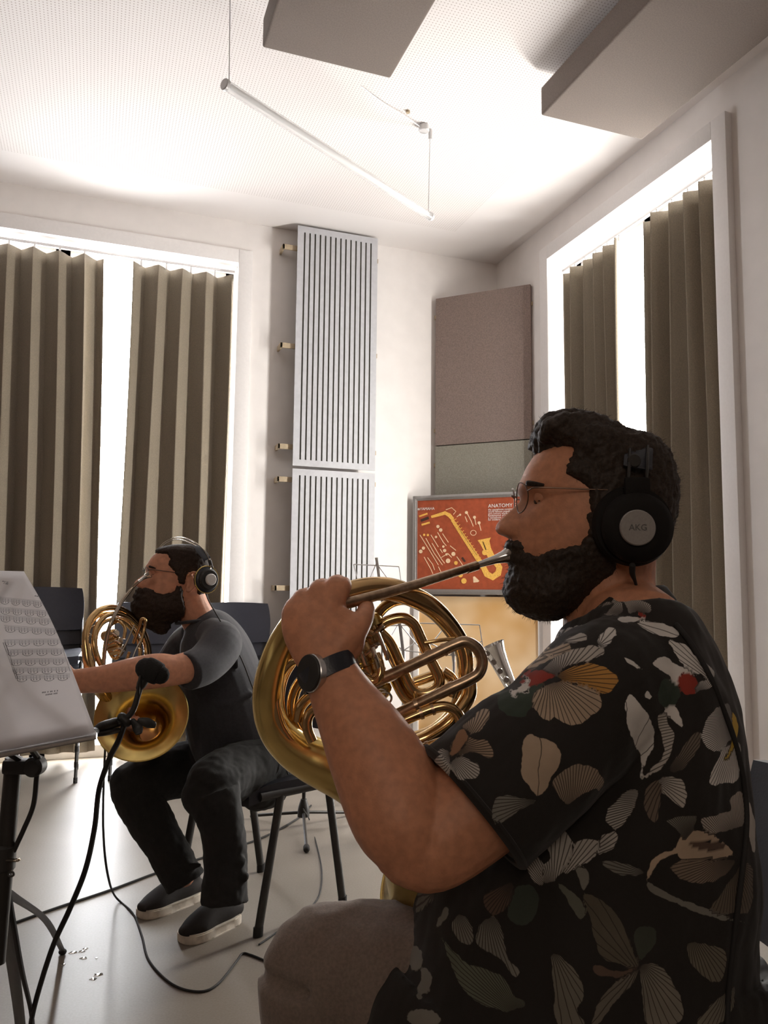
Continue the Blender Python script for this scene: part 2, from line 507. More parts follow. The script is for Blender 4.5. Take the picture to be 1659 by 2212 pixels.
curtain('narrow grey brown pleated curtain of the right window, beside the felt wall panels', (B_X, 0, 0), (0, 1, 0), (-1, 0, 0), (3.99, 4.60), (3.98, 4.60), 5, 0.06, 3.315, phase=0.8, group=gA)
curtain('darkest pleated curtain, behind the headphones of the man in the floral shirt', (B_X, 0, 0), (0, 1, 0), (-1, 0, 0), (3.11, 3.76), (3.10, 3.81), 5, 0.06, 3.315, phase=0.3, group=gA)
for nm, lab, lo, hi in (('curtain_rail', 'white curtain rail under the head of the back window', (AW0 + 0.01, A_Y - 0.012, 3.365), (AW1 - 0.01, A_Y + 0.012, 3.385)),
                        ('curtain_rail', 'white curtain rail under the head of the right window', (B_X - 0.012, BW0 + 0.01, 3.345), (B_X + 0.012, BW1 - 0.01, 3.365))):
    bm = BM(); add_box(bm, lo, hi, 0.003); tag(obj(nm, bm, 'white_metal'), lab, 'curtain rail')

# ---------------------------------------------------------------- acoustic panels
def slat_panel(z0, z1, label, brackets):
    x0, x1, y1 = 1.263, 1.867, YA - 0.135
    y0 = y1 - 0.007
    t = thing('slotted_acoustic_panel', label, 'acoustic panel', (x0, y1, z0), 'slotted acoustic panels on the back wall')
    n, sw = 14, 0.0115
    m0 = 0.052; pitch = (x1 - x0 - 2 * m0) / (n - 1)
    bm = BM()
    add_box(bm, (x0, y0, z1 - 0.045), (x1, y1, z1)); add_box(bm, (x0, y0, z0), (x1, y1, z0 + 0.045))
    xs = [x0] + [x0 + m0 + k * pitch for k in range(n)] + [x1]
    for k in range(n + 1):
        a = xs[k] + (sw / 2 if k else 0); b = xs[k + 1] - (sw / 2 if k < n else 0)
        add_box(bm, (a, y0, z0 + 0.045), (b, y1, z1 - 0.045))
    obj('slotted_board', bm, MATS['slat_grey'], t, smooth=False)
    bm = BM(); add_box(bm, (x0 + 0.012, y1 + 0.001, z0 + 0.012), (x1 - 0.012, y1 + 0.04, z1 - 0.012)); obj('backing_felt', bm, MATS['slot_dark'], t, smooth=False)
    for z in brackets:
        bm = BM(); add_box(bm, (x0 - 0.10, y1 + 0.02, z - 0.018), (x0 + 0.06, y1 + 0.034, z + 0.018), 0.002)
        add_box(bm, (x0 - 0.10, y1 + 0.02, z - 0.018), (x0 - 0.085, YA - 0.003, z + 0.018), 0.002)
        obj('wall_bracket', bm, MATS['bracket_wood'], t)
        bm = BM(); add_box(bm, (x1 - 0.03, y1 + 0.02, z - 0.016), (x1 + 0.016, y1 + 0.03, z + 0.016), 0.002)
        obj('wall_bracket', bm, MATS['bracket_wood'], t)
slat_panel(1.965, 3.70, 'tall grey slotted acoustic panel reaching the ceiling beside the back window', (3.54, 2.82, 2.10))
slat_panel(0.21, 1.945, 'lower grey slotted acoustic panel, under the taller one and behind the raised hand', (1.87, 1.12, 0.4))

K45 = 7.85
def diag(u, z, off=0.0):
    """point on the plane set across the corner; u from the back wall end towards the right wall"""
    q = math.sqrt(0.5)
    return Vector((K45 / 2, K45 / 2, z)) + Vector((q, -q, 0)) * u - Vector((q, q, 0)) * off
def diag_hit(x, y, off=0.0):
    d = FW + CR * ((x - IW / 2) / F_PX) - CU * ((y - IH / 2) / F_PX)
    K = K45 - off * math.sqrt(2)
    p = EYE + d * (K / (d.x + d.y))
    return (p.x - p.y) * math.sqrt(0.5), p.z
q_ = math.sqrt(0.5)
D_R, D_N = Vector((q_, -q_, 0)), Vector((-q_, -q_, 0))
def felt_panel(label, u0, u1, z0, z1, m):
    t = thing('felt_wall_panel', label, 'acoustic panel', diag((u0 + u1) / 2, z0, 0), 'felt panels across the corner')
    bm = BM(); box_frame(bm, diag((u0 + u1) / 2, (z0 + z1) / 2, 0.0), D_R, D_N, UZ, u1 - u0, 0.04, z1 - z0, 0.006)
    obj('felt_board', bm, m, t)
    for z in (z0 + 0.12, z1 - 0.14):
        for u in (u0 - 0.006, u1 + 0.006):
            bm = BM(); box_frame(bm, diag(u, z, -0.01), D_R, D_N, UZ, 0.026, 0.014, 0.03, 0.003); obj('fixing_clip', bm, MATS['bracket_wood'], t)
ua, za = diag_hit(943, 648); ub, zb = diag_hit(1147, 614); _, zc = diag_hit(1045, 957)
felt_panel('brown felt panel across the room corner, above the red poster', ua, ub, zc + 0.003, (za + zb) / 2, MATS['panel_felt'])
felt_panel('grey green felt panel directly under the brown one', ua, ub, zc - 0.62, zc - 0.003, MATS['panel_felt_green'])

def ceiling_panel(lo, hi, label):
    t = thing('ceiling_acoustic_panel', label, 'acoustic panel', ((lo[0] + hi[0]) / 2, (lo[1] + hi[1]) / 2, lo[2]), 'felt panels hung under the ceiling')
    bm = BM(); add_box(bm, lo, hi, 0.012, seg=3); obj('felt_board', bm, MATS['ceiling_felt'], t)
    for x in (lo[0] + 0.12, hi[0] - 0.12):
        for y in (lo[1] + 0.15, hi[1] - 0.15):
            bm = BM(); disc_cyl(bm, Vector((x, y, (hi[2] + HC) / 2)), UZ, 0.004, HC - hi[2], 8); obj('hanger', bm, MATS['steel'], t)
ceiling_panel((0.602, 2.11, 3.5), (1.209, 3.312, 3.64), 'grey brown felt panel under the ceiling, at the top middle of the photo')
ceiling_panel((2.02, 2.11, 3.5), (2.635, 3.312, 3.65), 'large dark felt panel under the ceiling, at the top right along the right wall')

# ---------------------------------------------------------------- tube light
t = thing('hanging_tube_light', 'clear plastic tube light hung on thin wires under the ceiling', 'lamp', (1.06, 3.56, 3.2))
a, b = Vector((0.434, 3.182, 3.2)), Vector((1.684, 3.945, 3.2)); dirn = (b - a).normalized()
def tube_mat():
    m = bpy.data.materials.new('tube_plastic'); nt, bs = nodes(m)
    bs.inputs['Base Color'].default_value = (0.9, 0.89, 0.88, 1); bs.inputs['Roughness'].default_value = 0.15
    sset(bs, 'Alpha', 0.3)
    MATS['tube_plastic'] = m
tube_mat()
bm = BM(); sweep(bm, [a, b], 0.023, n=24, cap='flat', lin=True); obj('tube_cover', bm, MATS['tube_plastic'], t)
bm = BM(); sweep(bm, [a + dirn * .02 + UZ * .006, b - dirn * .02 + UZ * .006], 0.011, n=16, cap='round', lin=True); obj('lamp_tube', bm, MATS['clear_plastic'], t)
for p, s in ((a, -1), (b, 1)):
    bm = BM(); disc_cyl(bm, p + dirn * s * 0.006, dirn, 0.0245, 0.02, 24, bev=0.003); obj('end_cap', bm, MATS['white_metal'], t)
    bm = BM(); sweep(bm, [p - dirn * s * .012 + UZ * .024, Vector((p.x, p.y, HC))], 0.0022, n=6, cap='flat', lin=True); obj('hanging_wire', bm, MATS['white_metal'], t)
bm = BM(); sweep(bm, [Vector((1.2, 3.72, HC - 0.004)), Vector((1.35, 3.80, HC - 0.012)), Vector((1.5, 3.86, HC - 0.02)), Vector((1.63, 3.93, HC - 0.02))], 0.0025, n=6, sub=8); obj('cable', bm, MATS['white_metal'], t)
bm = BM(); disc_cyl(bm, Vector((1.64, 3.93, HC - 0.018)), UZ, 0.03, 0.036, 20, bev=0.004); disc_cyl(bm, Vector((1.69, 3.955, HC - 0.03)), UZ, 0.012, 0.06, 12)
tag(obj('ceiling_hook', bm, 'white_metal'), 'small white ceiling hook holding the lamp wire', 'hook')
bm = BM(); disc_cyl(bm, Vector((1.505, 3.835, HC - 0.006)), UZ, 0.012, 0.014, 14, bev=0.002); tag(obj('ceiling_screw_plug', bm, 'bracket_wood'), 'small dark plug in the white ceiling near the hook', 'plug')

# ---------------------------------------------------------------- poster and board across the corner
pl, pzt = diag_hit(893, 1076, 0.14); pr_, pzt2 = diag_hit(1170, 1054, 0.14); _, pzb = diag_hit(990, 1284, 0.14)
pr_ = pl + 0.90
zt = (diag_hit(893, 1076, 0.14)[1] + diag_hit(1115, 1058, 0.14)[1]) / 2
t = thing('framed_poster', 'red framed poster of a taken apart saxophone leaning in the corner', 'poster', diag((pl + pr_) / 2, pzb, 0.14))
uc, zm, w, h = (pl + pr_) / 2, (zt + pzb) / 2, pr_ - pl, zt - pzb
fwid = 0.036
bm = BM()
for (cu, cz, sw, sh) in ((uc, zt - fwid / 2, w, fwid), (uc, pzb + fwid / 2, w, fwid), (pl + fwid / 2, zm, fwid, h), (pr_ - fwid / 2, zm, fwid, h)):
    box_frame(bm, diag(cu, cz, 0.14), D_R, D_N, UZ, sw, 0.02, sh, 0.004)
    box_frame(bm, diag(cu, cz, 0.148), D_R, D_N, UZ, max(sw - 0.02, 0.014), 0.014, max(sh - 0.02, 0.014), 0.003)
obj('frame', bm, MATS['aluminium'], t)
bm = BM(); box_frame(bm, diag(uc, zm, 0.138), D_R, D_N, UZ, w - 0.02, 0.008, h - 0.02)
sheet = obj('poster_sheet', bm, MATS['poster_red'], t, smooth=False)
PO = 0.1435
def Z1(x, y): return diag_hit(860 + x / 5.53, 980 + y / 5.53, PO)     # measured on an enlargement of the poster
def P3(x, y, o=0.0): u, z = Z1(x, y); return diag(u, z, PO + o)
TH = D_N * 0.0008
def flat_path(bm, pts, wd):
    """constant-width ribbon of ink with slight thickness through measured points"""
    P = [Z1(*p) for p in pts]
    W_ = wd if isinstance(wd, list) else [wd] * len(P)
    L, R = [], []
    for i, (u, z) in enumerate(P):
        a = P[max(i - 1, 0)]; b = P[min(i + 1, len(P) - 1)]
        tx, tz = b[0] - a[0], b[1] - a[1]; ln = math.hypot(tx, tz) or 1
        nx, nz = -tz / ln, tx / ln
        L.append((u + nx * W_[i] / 2, z + nz * W_[i] / 2)); R.append((u - nx * W_[i] / 2, z - nz * W_[i] / 2))
    prism(bm, L + R[::-1], lambda u, z: diag(u, z, PO - 0.0012), D_N * 0.002)
def blob(bm, x, y, r, n=14):
    u, z = Z1(x, y); prism(bm, [(u + r * math.cos(2 * PI * k / n), z + r * math.sin(2 * PI * k / n)) for k in range(n)], lambda a, b: diag(a, b, PO - 0.0012), D_N * 0.0024)
bm = BM()
flat_path(bm, [(395, 755), (470, 735), (560, 708), (610, 735), (655, 785)], [.018, .022, .026, .028, .024])
flat_path(bm, [(645, 790), (760, 965), (870, 1130), (960, 1265), (1020, 1360)], [.022, .028, .032, .036, .04])
flat_path(bm, [(1020, 1360), (1060, 1440), (1130, 1475), (1195, 1430), (1210, 1360), (1170, 1300), (1120, 1240), (1070, 1150), (1035, 1060), (1028, 1018)], [.04, .044, .046, .046, .044, .044, .048, .054, .07, .10])
for x, y, r in ((690, 1305, .014), (745, 1450, .017), (785, 1520, .02), (310, 970, .009), (355, 972, .009), (1035, 1180, .02)): blob(bm, x, y, r)
flat_path(bm, [(250, 750), (350, 715)], .012); flat_path(bm, [(280, 850), (378, 822)], .014)
for k in range(16):
    f = k / 15; x, y = 660 + 340 * f, 800 + 530 * f
    flat_path(bm, [(x - 26, y + 10), (x + 34, y - 22)], .0045)
obj('saxophone_drawing', bm, MATS['poster_gold'], t, smooth=False, label='golden saxophone drawing')
bm = BM()
for P in ([(260, 970), (390, 1180), (480, 1330)], [(330, 1010), (430, 1190), (530, 1330)], [(390, 970), (440, 1050), (480, 1115)], [(405, 1070), (520, 1265), (555, 1310)],
          [(470, 940), (540, 1060), (575, 1100)], [(530, 955), (600, 1060)], [(310, 1235), (390, 1380), (415, 1435)], [(350, 1240), (410, 1320), (435, 1390)],
          [(570, 670), (640, 645), (690, 690), (660, 725)], [(820, 705), (870, 800), (898, 870)], [(912, 765), (930, 850)], [(968, 830), (990, 920)], [(800, 750), (825, 815)],
          [(700, 755), (735, 730)], [(590, 1190), (640, 1240)], [(500, 1140), (530, 1185)], [(480, 1350), (510, 1410)], [(700, 1230), (770, 1330)], [(620, 1100), (690, 1155)], [(515, 1240), (575, 1205)]):
    flat_path(bm, P, .005)
for x, y, r in ((475, 870, .012), (508, 912, .013), (270, 1168, .014), (302, 1128, .012), (540, 1110, .009), (555, 1157, .012), (578, 1203, .009), (660, 1198, .015), (596, 1280, .017), (452, 995, .009), (815, 703, .011), (912, 760, .011), (967, 826, .011), (740, 730, .008)): blob(bm, x, y, r)
prism(bm, [Z1(*p) for p in ((895, 1470), (915, 1465), (970, 1520), (955, 1535), (900, 1540))], lambda a, b: diag(a, b, PO - 0.0012), D_N * 0.0022)
for k in range(16):
    a0 = 2 * PI * k / 16; a1 = 2 * PI * (k + 1) / 16
    flat_path(bm, [(898 + 34 * math.cos(a0), 946 + 30 * math.sin(a0)), (898 + 34 * math.cos(a1), 946 + 30 * math.sin(a1))], .004)
obj('key_drawings', bm, MATS['poster_pale'], t, smooth=False, label='pale drawings of loose saxophone keys and rods')
bm = BM(); flat_path(bm, [(272, 800), (365, 765)], .02); flat_path(bm, [(765, 1240), (800, 1290)], .013); flat_path(bm, [(1012, 1050), (1050, 1150)], .008); flat_path(bm, [(720, 880), (870, 1110), (940, 1210)], .004)
obj('dark_drawings', bm, MATS['poster_dark'], t, smooth=False, label='dark mouthpiece drawings')
text_mesh('logo_text', 'YAMAHA', MATS['poster_white'], t, P3(262, 676, 0.002), D_R, UZ, 0.028)
bm = BM()
for k in range(12):
    a0 = 2 * PI * k / 12; a1 = a0 + 2 * PI / 12
    flat_path(bm, [(246 + 11 * math.cos(a0), 664 + 11 * math.sin(a0)), (246 + 11 * math.cos(a1), 664 + 11 * math.sin(a1))], .003)
for k in range(3):
    a0 = PI * k / 3 + PI / 6; flat_path(bm, [(246 - 10 * math.cos(a0), 664 - 10 * math.sin(a0)), (246 + 10 * math.cos(a0), 664 + 10 * math.sin(a0))], .002)
obj('logo_emblem', bm, MATS['poster_white'], t, smooth=False, label='round crossed tuning fork emblem')
text_mesh('title_text', 'ANATOMY OF', MATS['poster_white'], t, P3(1076, 645, 0.002), D_R, UZ, 0.036)
for k, s in enumerate(('the saxophone consists of the', 'world famous popular instrument', 'and concert works of', 'fundamental of being', 'a saxophone and', 'for modern use')):
    text_mesh('caption_text', s, MATS['poster_white'], t, P3(1076, 680 + 24 * k, 0.002), D_R, UZ, 0.019)

# the board under the poster, standing on the floor
bu0, bu1 = pl + 0.0, diag_hit(1175, 1400, 0.10)[0]
t = thing('fibre_board_panel', 'orange brown stained board in a white frame, standing under the poster', 'board', diag((bu0 + bu1) / 2, 0, 0.10))
bm = BM(); box_frame(bm, diag((bu0 + bu1) / 2, pzb / 2, 0.10), D_R, D_N, UZ, bu1 - bu0 - 0.04, 0.016, pzb - 0.03); obj('board', bm, MATS['fibre_board'], t, smooth=False)
bm = BM()
for u in (bu0 + 0.02, bu1 - 0.015): box_frame(bm, diag(u, pzb / 2, 0.112), D_R, D_N, UZ, 0.04, 0.03, pzb - 0.01, 0.004)
box_frame(bm, diag((bu0 + bu1) / 2, 0.03, 0.112), D_R, D_N, UZ, bu1 - bu0 - 0.04, 0.03, 0.06, 0.004)
obj('frame', bm, MATS['trim_paint'], t)

# ---------------------------------------------------------------- chairs
def make_chair(label, loc, ang, group=None):
    """ang: direction the sitter faces, radians from +x"""
    t = thing('stacking_chair', label, 'chair', loc, group)
    ca, sa = math.cos(ang), math.sin(ang)
    f, s = Vector((ca, sa, 0)), Vector((-sa, ca, 0))
    o = Vector(loc)
    def P(x, y, z): return o + f * x + s * y + UZ * z
    bm = BM(); G = []
    for i in range(13):
        u = -1 + i / 6
        row = []
        for j in range(13):
            v = -1 + j / 6
            x, y = 0.215 * u, 0.235 * v
            k = max(abs(u), abs(v))
            su, sv = u * math.sqrt(1 - 0.16 * v * v), v * math.sqrt(1 - 0.16 * u * u)
            z = 0.468 - 0.012 * (1 - v * v) - 0.022 * max(0, (u - 0.6)) * 2
            row.append(bm.verts.new(P(0.222 * su + 0.02, 0.24 * sv, z)))
        G.append(row)
    for i in range(12):
        for j in range(12): bm.faces.new((G[i][j], G[i + 1][j], G[i + 1][j + 1], G[i][j + 1]))
    ext = bmesh.ops.extrude_face_region(bm, geom=list(bm.faces))
    for v in [g for g in ext['geom'] if isinstance(g, bmesh.types.BMVert)]: v.co.z -= 0.045
    obj('seat', bm, MATS['black_leather'], t, angle=60)
    bm = BM(); G = []
    for i in range(15):
        v = -1 + i / 7; row = []
        for j in range(11):
            w = -1 + j / 5
            sv = v * math.sqrt(1 - 0.14 * w * w); sw = w * math.sqrt(1 - 0.10 * v * v)
            row.append(bm.verts.new(P(-0.235 - 0.04 * (sw + 1) / 2 - 0.03 * (1 - v * v), 0.235 * sv, 0.705 + 0.135 * sw)))
        G.append(row)
    for i in range(14):
        for j in range(10): bm.faces.new((G[i][j], G[i + 1][j], G[i + 1][j + 1], G[i][j + 1]))
    ext = bmesh.ops.extrude_face_region(bm, geom=list(bm.faces))
    for v in [g for g in ext['geom'] if isinstance(g, bmesh.types.BMVert)]: v.co += f * -0.022
    obj('backrest', bm, MATS['black_leather'], t, angle=60)
    for sd in (-1, 1):
        y = 0.235 * sd
        for x0, x1 in ((0.105, 0.185), (-0.105, -0.185)):
            bm = BM(); sweep(bm, [P(x0, y, 0.43), P(x1, y, 0.012)], (0.0095, 0.0165), ref=s, n=12, cap='flat', lin=True)
            l = obj('leg', bm, MATS['black_metal'], t)
            bm = BM(); sweep(bm, [P(x1 * 0.995, y, 0.03), P(x1 + (x1 - x0) * 0.001, y, 0.0)], (0.0115, 0.0185), ref=s, n=12, cap='flat', lin=True)
            obj('rubber_foot', bm, MATS['rubber'], l)
        bm = BM(); sweep(bm, [P(0.19, y, 0.432), P(-0.12, y, 0.432), P(-0.2, y, 0.45), P(-0.255, y * 0.96, 0.58), P(-0.278, y * 0.93, 0.74)], (0.010, 0.014), ref=s, n=10, cap='flat', sub=6)
        obj('side_rail', bm, MATS['black_metal'], t)
        bm = BM(); disc_cyl(bm, P(-0.107, y + sd * 0.011, 0.42), s, 0.006, 0.004, 12); obj('bolt', bm, MATS['steel'], t)
    for x in (0.13, -0.13):
        bm = BM(); sweep(bm, [P(x, -0.235, 0.425), P(x, 0.235, 0.425)], 0.009, n=10, cap='flat', lin=True); obj('cross_rail', bm, MATS['black_metal'], t)
    return t
def copy_tree(o, loc, label, group=None):
    c = o.copy(); COL.objects.link(c); c.location = loc; c['label'] = label
    if group: c['group'] = group
    for ch in list(o.children):
        d = ch.copy(); COL.objects.link(d); d.parent = c
        for g in list(ch.children):
            e = g.copy(); COL.objects.link(e); e.parent = d
    return c
gC = 'black stacking chairs stacked along the back wall'
proto = None
names = ['lowest', 'second from the floor', 'third from the floor', 'topmost']
for (cx, n, desc) in ((-0.28, 4, 'the tall left stack behind the sheet music'), (0.375, 3, 'the stack hidden behind the man in grey'), (0.91, 3, 'the stack right of the man in grey')):
    for k in range(n):
        nm = 'topmost' if k == n - 1 else names[k]
        lab = f'black chair, {nm} of {desc}'
        loc = (cx, 5.17 - 0.012 * k, 0.09 * k)
        if proto is None: proto = make_chair(lab, loc, -PI / 2, gC)
        else: copy_tree(proto, loc, lab, gC)
# the chair of the far horn player: its near feet stand at P1 and P2
P1, P2, P3_ = floor_px(575, 2020), floor_px(748, 1955), floor_px(549, 1885)
cen = (P1 + P3_) / 2
d = (P1 - P2); angc = math.atan2(d.y, d.x)
make_chair('black stacking chair the man in the grey T-shirt sits on', (cen.x, cen.y, 0), angc)

# ---------------------------------------------------------------- heads
SH = 0.000668
T_PY = [924, 926, 930, 937, 947, 962, 985, 1010, 1040, 1065, 1085, 1110, 1140, 1165, 1185, 1205, 1230, 1255, 1275, 1290, 1300, 1304]
T_PY = [936 + (v - 924) * 26 / 38 if v < 962 else v for v in T_PY]
T_F = [1312, 1292, 1262, 1232, 1205, 1178, 1153, 1137, 1124, 1121, 1127, 1122, 1115, 1108, 1102, 1104, 1110, 1114, 1120, 1136, 1165, 1185]
T_B = [1322, 1340, 1362, 1382, 1402, 1420, 1437, 1446, 1451, 1451, 1450, 1447, 1438, 1425, 1412, 1398, 1378, 1345, 1305, 1262, 1225, 1200]
T_W = [.004, .022, .036, .049, .059, .067, .0725, .075, .0765, .077, .077, .0765, .0745, .072, .069, .0655, .060, .052, .043, .032, .018, .006]
N_PY = [1070, 1082, 1092, 1110, 1125, 1136, 1148, 1158, 1165, 1300]
N_V = [0, 3, 11, 28, 40, 46, 45, 34, 6, 0]
def sdf_poly(P, X, Z):
    """signed distance, positive inside; P list of (x, z); X, Z arrays"""
    P = np.array(P, float); n = len(P)
    d2 = np.full(X.shape, 1e9); ins = np.zeros(X.shape, bool)
    for i in range(n):
        a, b = P[i], P[(i + 1) % n]
        e = b - a; w0, w1 = X - a[0], Z - a[1]
        t = np.clip((w0 * e[0] + w1 * e[1]) / (e @ e + 1e-12), 0, 1)
        d2 = np.minimum(d2, (w0 - e[0] * t) ** 2 + (w1 - e[1] * t) ** 2)
        c1, c2 = a[1] > Z, b[1] > Z
        with np.errstate(divide='ignore', invalid='ignore'):
            xi = (b[0] - a[0]) * (Z - a[1]) / (b[1] - a[1] + 1e-15) + a[0]
        ins ^= (c1 != c2) & (X < xi)
    d = np.sqrt(d2)
    return np.where(ins, d, -d)
def sst(x, a, b):
    t = np.clip((x - a) / (b - a), 0, 1); return t * t * (3 - 2 * t)
def head_grid(nr=110, nt=120, nose=True):
    q = np.linspace(0, 1, nr)
    pyv = T_PY[0] + (1304 - T_PY[0]) * (0.5 - 0.5 * np.cos(PI * (0.04 + 0.92 * q)) - 0.5 + 0.5 * math.cos(PI * .04)) / math.cos(PI * .04)
    pyv = np.clip(pyv, T_PY[0], 1304)
    Fx, Bx, Wy = (np.interp(pyv, T_PY, t) for t in (T_F, T_B, T_W))
    th = np.linspace(0, 2 * PI, nt, endpoint=False)
    c, s = np.cos(th), np.sin(th)
    sc = np.sign(c) * np.abs(c) ** (2 / 2.25); ss = np.sign(s) * np.abs(s) ** (2 / 2.25)
    cen_, half = (Fx + Bx) / 2, (Bx - Fx) / 2
    X = ((cen_[:, None] + half[:, None] * sc[None]) - 1290) * SH
    Y = Wy[:, None] * ss[None] * (1 - 0.10 * np.clip(-c, 0, 1)[None])
    Z = np.repeat(((1110 - pyv) * SH)[:, None], nt, 1)
    fr = sst(-c, 0.15, 0.6)[None]
    PYg = pyv[:, None]
    if nose:
        nv = np.interp(PYg, N_PY, N_V) * SH
        sig = 0.0070 + 0.0115 * sst(PYg, 1090, 1140)
        X -= fr * nv * np.exp(-(Y / sig) ** 2)
        wing = 0.010 * np.exp(-((np.abs(Y) - 0.0145) / 0.006) ** 2) * np.exp(-((PYg - 1146) / 13) ** 2)
        X -= fr * wing
    ze = (1110 - 1084) * SH
    X += fr * 0.011 * np.exp(-((np.abs(Y) - 0.032) / 0.014) ** 2 - ((Z - ze) / 0.011) ** 2)
    X -= fr * 0.004 * np.exp(-((Z - (1110 - 1054) * SH) / 0.007) ** 2) * (np.abs(Y) < 0.055)
    X -= fr * 0.004 * np.exp(-((np.abs(Y) - 0.045) / 0.018) ** 2 - ((Z + 0.018) / 0.018) ** 2)
    for pz in (1183, 1208): X -= fr * 0.0035 * np.exp(-((PYg - pz) / 8) ** 2) * np.exp(-(Y / 0.022) ** 2)
    return X, Y, Z
def grid_normals(X, Y, Z):
    P = np.stack([X, Y, Z], -1)
    du = np.roll(P, -1, 1) - np.roll(P, 1, 1)
    dv = np.gradient(P, axis=0)
    n = np.cross(du, dv); l = np.linalg.norm(n, axis=-1, keepdims=True); n = n / np.maximum(l, 1e-9)
    c = P.mean((0, 1)); 
    if ((P - c) * n).sum() < 0: n = -n
    return P, n
def grid_to_bm(bm, P, M):
    nr, nt, _ = P.shape
    V = [[bm.verts.new(M @ Vector(P[i, j])) for j in range(nt)] for i in range(nr)]
    for i in range(nr - 1):
        for j in range(nt): bm.faces.new((V[i][j], V[i][(j + 1) % nt], V[i + 1][(j + 1) % nt], V[i + 1][j]))
    bm.faces.new(V[0]); bm.faces.new(list(reversed(V[-1])))
def head_skin(bm, M):
    X, Y, Z = head_grid(); P, _ = grid_normals(X, Y, Z); grid_to_bm(bm, P, M)
def head_shell(bm, M, poly, thick, lo=-0.007, edge=0.006):
    """poly in local (x, z); thick(X, Y, Z) array -> outward offset"""
    X, Y, Z = head_grid(nose=False); P, n = grid_normals(X, Y, Z)
    sd = sdf_poly(poly, X, Z) + 0.003 * np.sin(Z * 900 + Y * 300) * np.sin(X * 700)
    k = sst(sd, -edge, edge)
    off = lo * (1 - k) + thick(X, Y, Z) * k
    P = P + n * off[..., None]
    grid_to_bm(bm, P, M)
def displace_noise(o, amp, scale, only=None, aniso=(1, 1, 1)):
    me = o.data; co = get_co(me); nn = np.empty(len(me.vertices) * 3); me.vertices.foreach_get('normal', nn); nn = nn.reshape(-1, 3)
    d = np.array([noise.fractal(Vector((c[0] * scale * aniso[0], c[1] * scale * aniso[1], c[2] * scale * aniso[2])), 0.8, 2.0, 3) for c in co])
    co += nn * (d * amp)[:, None]
    me.vertices.foreach_set('co', co.ravel()); me.update()
def ear(bm, M, sy=-1, ear_dz=0.0):
    M = M @ Matrix.Translation((0, 0, ear_dz))
    y = 0.081 * sy
    pts = [(0.018, 0.022), (0.030, 0.034), (0.046, 0.033), (0.052, 0.015), (0.048, -0.006), (0.036, -0.024), (0.026, -0.033), (0.020, -0.026), (0.020, -0.012)]
    sweep(bm, [M @ Vector((x, y + sy * (0.006 + 0.25 * (x - 0.02)), z - 0.004)) for x, z in pts], [.0045, .005, .0055, .0055, .005, .005, .006, .0055, .004], n=8, sub=4)
    ellipsoid(bm, M @ Vector((0.032, y + sy * 0.001, -0.004)), (1, 1, 1), M.to_3x3() @ Matrix.Diagonal((0.016, 0.006, 0.026)), 14)
def strands(bm, o, count, length, width, bias, zmin=None, jitter=0.5):
    """short tapering hairs growing out of mesh o"""
    me = o.data; base = origin(o); rnd = random.Random(3)
    vs = me.vertices; n = len(vs); made = 0; tries = 0
    while made < count and tries < count * 6:
        tries += 1
        v = vs[rnd.randrange(n)]; p = v.co + base; nn = v.normal
        if zmin is not None and not zmin(p): continue
        d = (nn + Vector(bias) + Vector((rnd.uniform(-1, 1), rnd.uniform(-1, 1), rnd.uniform(-1, 1))) * jitter).normalized()
        l = length * rnd.uniform(0.5, 1.2)
        sdv = d.cross(Vector((rnd.uniform(-1, 1), rnd.uniform(-1, 1), rnd.uniform(-1, 1)))).normalized() * width
        p0 = p - nn * 0.001; mid = p + d * l * 0.55; tip = p + (d + Vector(bias) * 0.7).normalized() * l
        a, b, c2 = bm.verts.new(p0 - sdv), bm.verts.new(p0 + sdv), bm.verts.new(p0 + d.cross(sdv).normalized() * width)
        e, f, g = bm.verts.new(mid - sdv * .7), bm.verts.new(mid + sdv * .7), bm.verts.new(mid + d.cross(sdv).normalized() * width * .7)
        h = bm.verts.new(tip)
        for q in ((a, b, f, e), (b, c2, g, f), (c2, a, e, g), (e, f, h), (f, g, h), (g, e, h)): bm.faces.new(q)
        made += 1

mat('skin', (0.60, 0.275, 0.155), 0.5, noise_amt=0.10, noise_scale=90, bump=0.12, bump_scale=450, subsurf=0.12, spec=0.4)
mat('skin_pale', (0.66, 0.32, 0.20), 0.5, noise_amt=0.10, noise_scale=60, bump=0.08, bump_scale=350, subsurf=0.1, spec=0.4)
mat('hair_dark', (0.034, 0.022, 0.015), 0.6, noise_amt=0.3, noise_scale=300, spec=0.3)
mat('hair_brown', (0.035, 0.020, 0.013), 0.7, noise_amt=0.3, noise_scale=300, spec=0.3)
mat('eye_white', (0.55, 0.5, 0.46), 0.2)
mat('iris', (0.05, 0.03, 0.02), 0.1)
mat('tee_cloth', (0.040, 0.040, 0.048), 0.85, noise_amt=0.1, noise_scale=120, bump=0.2, bump_scale=500, sheen=0.15)
mat('trouser_black', (0.012, 0.011, 0.010), 0.9, noise_amt=0.1, bump=0.2, bump_scale=400)
mat('trouser_brown', (0.20, 0.155, 0.125), 0.9, noise_amt=0.12, noise_scale=250, bump=0.3, bump_scale=600, sheen=0.2)
mat('shoe_canvas', (0.022, 0.017, 0.015), 0.85, bump=0.2, bump_scale=500)
mat('shoe_sole', (0.62, 0.55, 0.46), 0.6, noise_amt=0.15, noise_scale=40)
